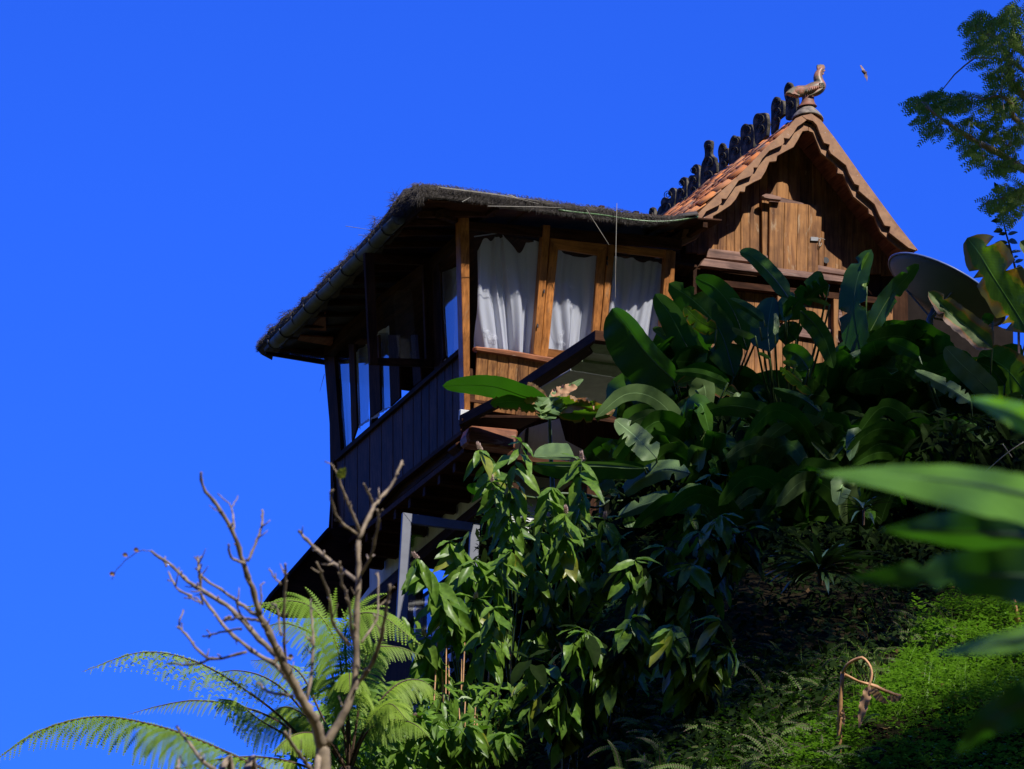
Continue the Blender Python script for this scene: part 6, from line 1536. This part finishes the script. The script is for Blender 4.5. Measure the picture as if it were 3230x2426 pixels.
for (x, y) in ((625, 560), (680, 535), (1450, 1065), (560, 655)):
    blade('dry_bud', '9', [(x-12, y), (x, y-8), (x+12, y+4)], (7, 7), (BD+.2, BD+.2), 'dry', bt, (-.5, -.8), rib=False, prof='lance', seed=1)

# ============================================================ near plant at the right edge, far out of focus
ND = 6.6
nf = thing('near_leafy_plant', foot(W(3420, 2000, ND)), 'very near blurred plant with long wavy green leaves at the right edge', 'plant')
NL = [('b', [(2700, 560), (2250, 380), (1829, 262), (1500, 200), (1150, 165), (785, 148)], (92, 62), (6.3, 6.9), ('b', 'b')),
      ('b', [(2600, 640), (2150, 520), (1829, 470), (1450, 445), (1100, 440)], (78, 100), (6.6, 7.1), ('t', 'd')),
      ('b', [(2600, 760), (2150, 720), (1829, 680), (1400, 665), (920, 690)], (86, 96), (6.5, 7.0), ('d', 'd')),
      ('b', [(2500, 880), (2100, 950), (1829, 1000), (1600, 1040), (1390, 1072)], (34, 38), (6.8, 7.1), ('s', 'b')),
      ('b', [(2500, 1130), (2100, 1230), (1829, 1330), (1620, 1440), (1480, 1600)], (62, 64), (6.4, 6.6), ('d', 'd')),
      ('6', [(2500, 1700), (2200, 1500), (1900, 1330), (1720, 1255), (1575, 1212)], (44, 44), (6.9, 7.2), ('b', 't'))]
for i, (k, md, hw, d_, kk) in enumerate(NL):
    o, c = blade('leaf', k, md, hw, d_, 'banana' if i in (1, 2, 4) else 'fore', nf, kk, rag=.05, seed=30+i, wav=.22, prof='lance', rib=True, tears=(2 if i == 2 else 0))  # three leaves take a darker green, shade put into their colour
    b = Buf(); b.tube(spline([c[0], W(3480, 1500+i*120, 6.7), W(3500, 2300, 6.6), foot(W(3480, 2000, ND))], 14), [.004+.0006*j for j in range(14)], 7); b.build('stem', M['stalk'], nf, True)

# ============================================================ feathery tree at upper right
FD = 39.0
ft = thing('feathery_tree', foot(W(3650, 1500, FD)), 'tall feathery-leaved tree reaching in from the upper right against the sky', 'tree')
rr = random.Random(3)
E8 = lambda x, y: px('8', x, y)
tb = Buf(); tp = W(3600, -900, FD)
trunk = spline([foot(W(3650, 1500, FD))-ZV*.1, W(3640, 1700, FD), W(3600, 600, FD), W(3620, -200, FD), tp], 20)
tb.tube(trunk, [lerp(.17, .05, i/19) for i in range(20)], 10, jit=.05); tb.build('trunk', M['bark_pale'], ft, True)
def br(pts, r0, r1, dd=(0, 0)):
    q = spline([W(u, v, FD+lerp(dd[0], dd[1], i/(len(pts)-1))) for i, (u, v) in enumerate(pts)], 14); b = Buf(); b.tube(q, [lerp(r0, r1, i/13) for i in range(14)], 6, jit=.1); b.build('limb', M['bark_pale'], ft, True); return q
limbs = [br([(3610, 750)]+[E8(*p) for p in ((794, 985), (650, 895), (500, 815), (400, 750), (310, 690), (220, 620))], .035, .006, (0, -.4)),
         br([(3610, 500)]+[E8(*p) for p in ((790, 560), (700, 330), (600, 210), (480, 150))], .04, .006, (0, .2)),
         br([(3610, 300)]+[E8(*p) for p in ((780, 300), (740, 150), (720, 50))], .04, .006, (0, .5)),
         br([(3610, 650)]+[E8(*p) for p in ((794, 740), (720, 600), (640, 560), (560, 580))], .03, .005, (0, -.2)),
         br([(3610, 850)]+[E8(*p) for p in ((850, 1180), (760, 1140), (640, 1160), (570, 1190))], .022, .004, (0, -.2)),
         br([(3610, 600)]+[E8(*p) for p in ((800, 420), (680, 350), (510, 335))], .02, .004, (0, 0)),
         br([(3610, 200), (3400, -100), (3200, -250), (3050, -380)], .05, .01, (0, .6)), br([(3610, 100), (3750, -200), (3900, -400)], .05, .01), br([(3610, 400), (3750, 200), (3950, 100)], .05, .01), br([(3610, -300), (3400, -600), (3200, -700)], .04, .01, (0, 1))]
CLU = [  # clump ellipses in crop 8: x, y, rx, ry, count
 (180, 600, 55, 35, 26), (270, 590, 80, 60, 50), (370, 600, 80, 60, 50), (470, 590, 60, 60, 34), (240, 690, 60, 60, 26), (310, 730, 70, 50, 20), (250, 760, 40, 20, 8),
 (430, 790, 50, 50, 22), (480, 850, 50, 50, 20), (500, 720, 60, 50, 22), (560, 850, 60, 60, 26), (560, 930, 50, 40, 18), (620, 760, 80, 80, 44), (640, 960, 60, 40, 18), (700, 850, 80, 80, 44), (720, 960, 70, 50, 30), (770, 760, 60, 80, 34), (690, 990, 50, 25, 12),
 (490, 150, 50, 40, 24), (560, 110, 60, 40, 28), (560, 220, 70, 60, 40), (520, 290, 50, 30, 14), (650, 160, 70, 70, 40), (640, 280, 70, 60, 34), (740, 90, 60, 60, 36), (760, 230, 50, 80, 40), (560, 360, 50, 20, 10), (720, 360, 70, 50, 28), (740, 40, 50, 30, 12),
 (680, 430, 70, 40, 30), (640, 480, 50, 30, 12), (760, 480, 50, 50, 22), (610, 560, 60, 30, 20), (600, 620, 60, 30, 16), (700, 580, 70, 60, 28), (680, 660, 60, 30, 12), (770, 620, 50, 60, 24),
 (620, 1190, 60, 40, 24), (700, 1130, 70, 70, 36), (760, 1180, 60, 70, 34), (690, 1250, 40, 50, 16), (740, 1260, 40, 30, 10), (790, 1120, 50, 60, 22)]
fbuf = Buf()
def feather(p, d_, L):
    """a small bipinnate drooping spray"""
    d_ = d_.normalized(); cur = p; n = 6
    for j in range(n):
        d_ = (d_-ZV*.22).normalized(); nx = cur+d_*L/n; sd = d_.cross(-fwd+ZV*.5).normalized(); w = L*.17*(1-(j/n)**2)+.008
        for sg in (1, -1):
            e = cur+(sd*sg+d_*.5).normalized()*w-ZV*w*.3; h = d_*L/n*.30
            fbuf.quad(cur-h, cur+h, e+h*.5, e-h*.5)
        cur = nx
nodes = [p for L_ in limbs for p in L_[3:]]
tw = Buf()
for (x, y, rx, ry, cnt) in CLU:
    dz = rr.uniform(-.35, .35); cc_ = W(*E8(x, y), FD+dz)
    nn = min(nodes, key=lambda q: (q-cc_).length); tw.tube(spline([nn, nn.lerp(cc_, .5)+ZV*.04, cc_], 5), [.008, .006, .005, .004, .003], 4)
    for i in range(int(cnt*1.3)):
        a = rr.uniform(0, 6.28); q = rr.random()**.5
        p = W(*E8(x+math.cos(a)*rx*q, y+math.sin(a)*ry*q), FD+dz+rr.uniform(-.3, .3))
        if i % 6 == 0: tw.tube([cc_, cc_.lerp(p, .5)+ZV*.02, p], [.003, .0025, .002], 3)
        feather(p, rt*rr.uniform(-1.2, .5)+ZV*rr.uniform(-.3, .6)-fwd*rr.uniform(-.8, .8), rr.uniform(.07, .15))
# crown past the picture edge, plus unseen sprays added to shade the gully
def in_poly(x, y, P):
    c = False; j = len(P)-1
    for i in range(len(P)):
        if (P[i][1] > y) != (P[j][1] > y) and x < (P[j][0]-P[i][0])*(y-P[i][1])/(P[j][1]-P[i][1])+P[i][0]: c = not c
        j = i
    return c
def onscreen(p, mrg=60):
    q = p-CAM; z = q.dot(fwd); u = CU+q.dot(rt)/z*FPX; v = CV-q.dot(up)/z*FPX
    return -mrg < u < 3230+mrg and -mrg < v < 2426+mrg
SHADE = [([(2150, 1300), (2500, 1330), (3330, 1360), (3330, 1760), (2980, 1850), (2620, 2060), (2380, 2080), (2230, 1600)], (42.5, 45.8), 2900),
         ([(1640, 2060), (1900, 1880), (2120, 1650), (2280, 1500), (2700, 1650), (2700, 1950), (2500, 2130), (2250, 2260), (2120, 2330), (2050, 2440), (1660, 2440)], (39.0, 43.8), 8500),
         ([(2000, 1050), (2300, 1080), (2380, 1200), (2700, 1230), (2800, 1020), (3000, 1030), (3230, 1100), (3200, 1450), (2500, 1500), (2080, 1400)], (46.0, 47.0), 1300),
         ([(2560, 2480), (2760, 2330), (3040, 2190), (3300, 2080), (3400, 2500)], (34.5, 38.0), 3500)]
for SP, dr_, cnt in SHADE:  # sprays added up-sun of each area, out of view, to shade it
    x0, x1 = min(p[0] for p in SP), max(p[0] for p in SP); y0, y1 = min(p[1] for p in SP), max(p[1] for p in SP); k = 0
    while k < cnt:
        k += 1
        u, v = rr.uniform(x0, x1), rr.uniform(y0, y1)
        if not in_poly(u, v, SP): continue
        dq_ = rr.uniform(*dr_)
        if v > 1560: dq_ = depth(ghit_fast(u, v))+rr.uniform(-1.4, .3)
        p = W(u, v, dq_)-TRAVEL*rr.uniform(8.3, 10.5)
        if onscreen(p): continue
        if ((u-2590)/230)**2+((v-1800)/220)**2 < 1 and rr.random() < .97: continue
        feather(p, rt*rr.uniform(-1, 1)+ZV*rr.uniform(-.3, .3)-fwd*rr.uniform(-1, 1), rr.uniform(.22, .4))
for i in range(900):
    if i % 2: u, v, dd = rr.uniform(3300, 3900), rr.uniform(-500, 520), FD+rr.uniform(.6, 2.4)
    else: u, v, dd = rr.uniform(3300, 3950), rr.uniform(300, 900), FD+rr.uniform(.6, 2.4)
    if (u-3690)**2+(v+480)**2 < 320**2: continue
    feather(W(u, v, dd), rt*rr.uniform(-1, 1)+ZV*rr.uniform(-.3, .6)-fwd*rr.uniform(-.8, .8), rr.uniform(.12, .26))
tw.build('twigs', M['bark_pale'], ft)
fbuf.build('crown_with_shade_sprays', M['feather'], ft, kind='stuff')

# ============================================================ sapling with oval leaves, right edge
SD = 46.0
sp0 = [E8(*p) for p in ((760, 1640), (742, 1560), (715, 1450), (690, 1360), (665, 1250), (650, 1150), (640, 1070))]
sl = thing('sapling', foot(W(*sp0[0], SD)), 'thin sapling with small oval leaves silhouetted against the sky at the right', 'sapling')
q = spline([W(u, v, SD) for u, v in sp0], 16); b = Buf(); b.tube(q, [lerp(.011, .004, i/15) for i in range(16)], 6); b.tube([foot(q[0]), q[0]], [.014, .011], 6); b.build('stem', M['fern_stem'], sl, True)
for (x, y, ex, ey, w) in ((660, 1285, 600, 1290, 7), (672, 1340, 615, 1352, 8), (690, 1362, 645, 1366, 6), (700, 1366, 760, 1352, 6), (700, 1415, 625, 1414, 7), (705, 1400, 758, 1418, 9), (716, 1455, 685, 1422, 5), (712, 1470, 785, 1462, 5), (735, 1500, 762, 1494, 4), (740, 1530, 794, 1512, 6), (665, 1240, 635, 1190, 8), (655, 1200, 690, 1150, 8), (645, 1130, 600, 1100, 5), (642, 1110, 620, 1060, 6), (650, 1120, 690, 1080, 6), (750, 1560, 790, 1565, 9)):
    blade('leaf', '8', [(x, y), ((x+ex)/2, (y+ey)/2-3), (ex, ey)], (w, w), (SD, SD+rr.uniform(-.1, .1)), 'dark_leaf', sl, (.8, -.4), rib=False, prof='lance', seed=x, n=10)
# rounded leaf tip entering at the right edge
cl2, f2 = plant('single pale rounded leaf tip entering at the right edge beside the sapling', (3300, 1100), 45.0, name='leaf_tip_plant')
blade('leaf', '8', [(900, 1560), (850, 1480), (772, 1405)], (26, 26), (45, 45), P_, cl2, (-.5, -.6), seed=4)
stalkto(cl2, W(*E8(900, 1560), 45), f2)
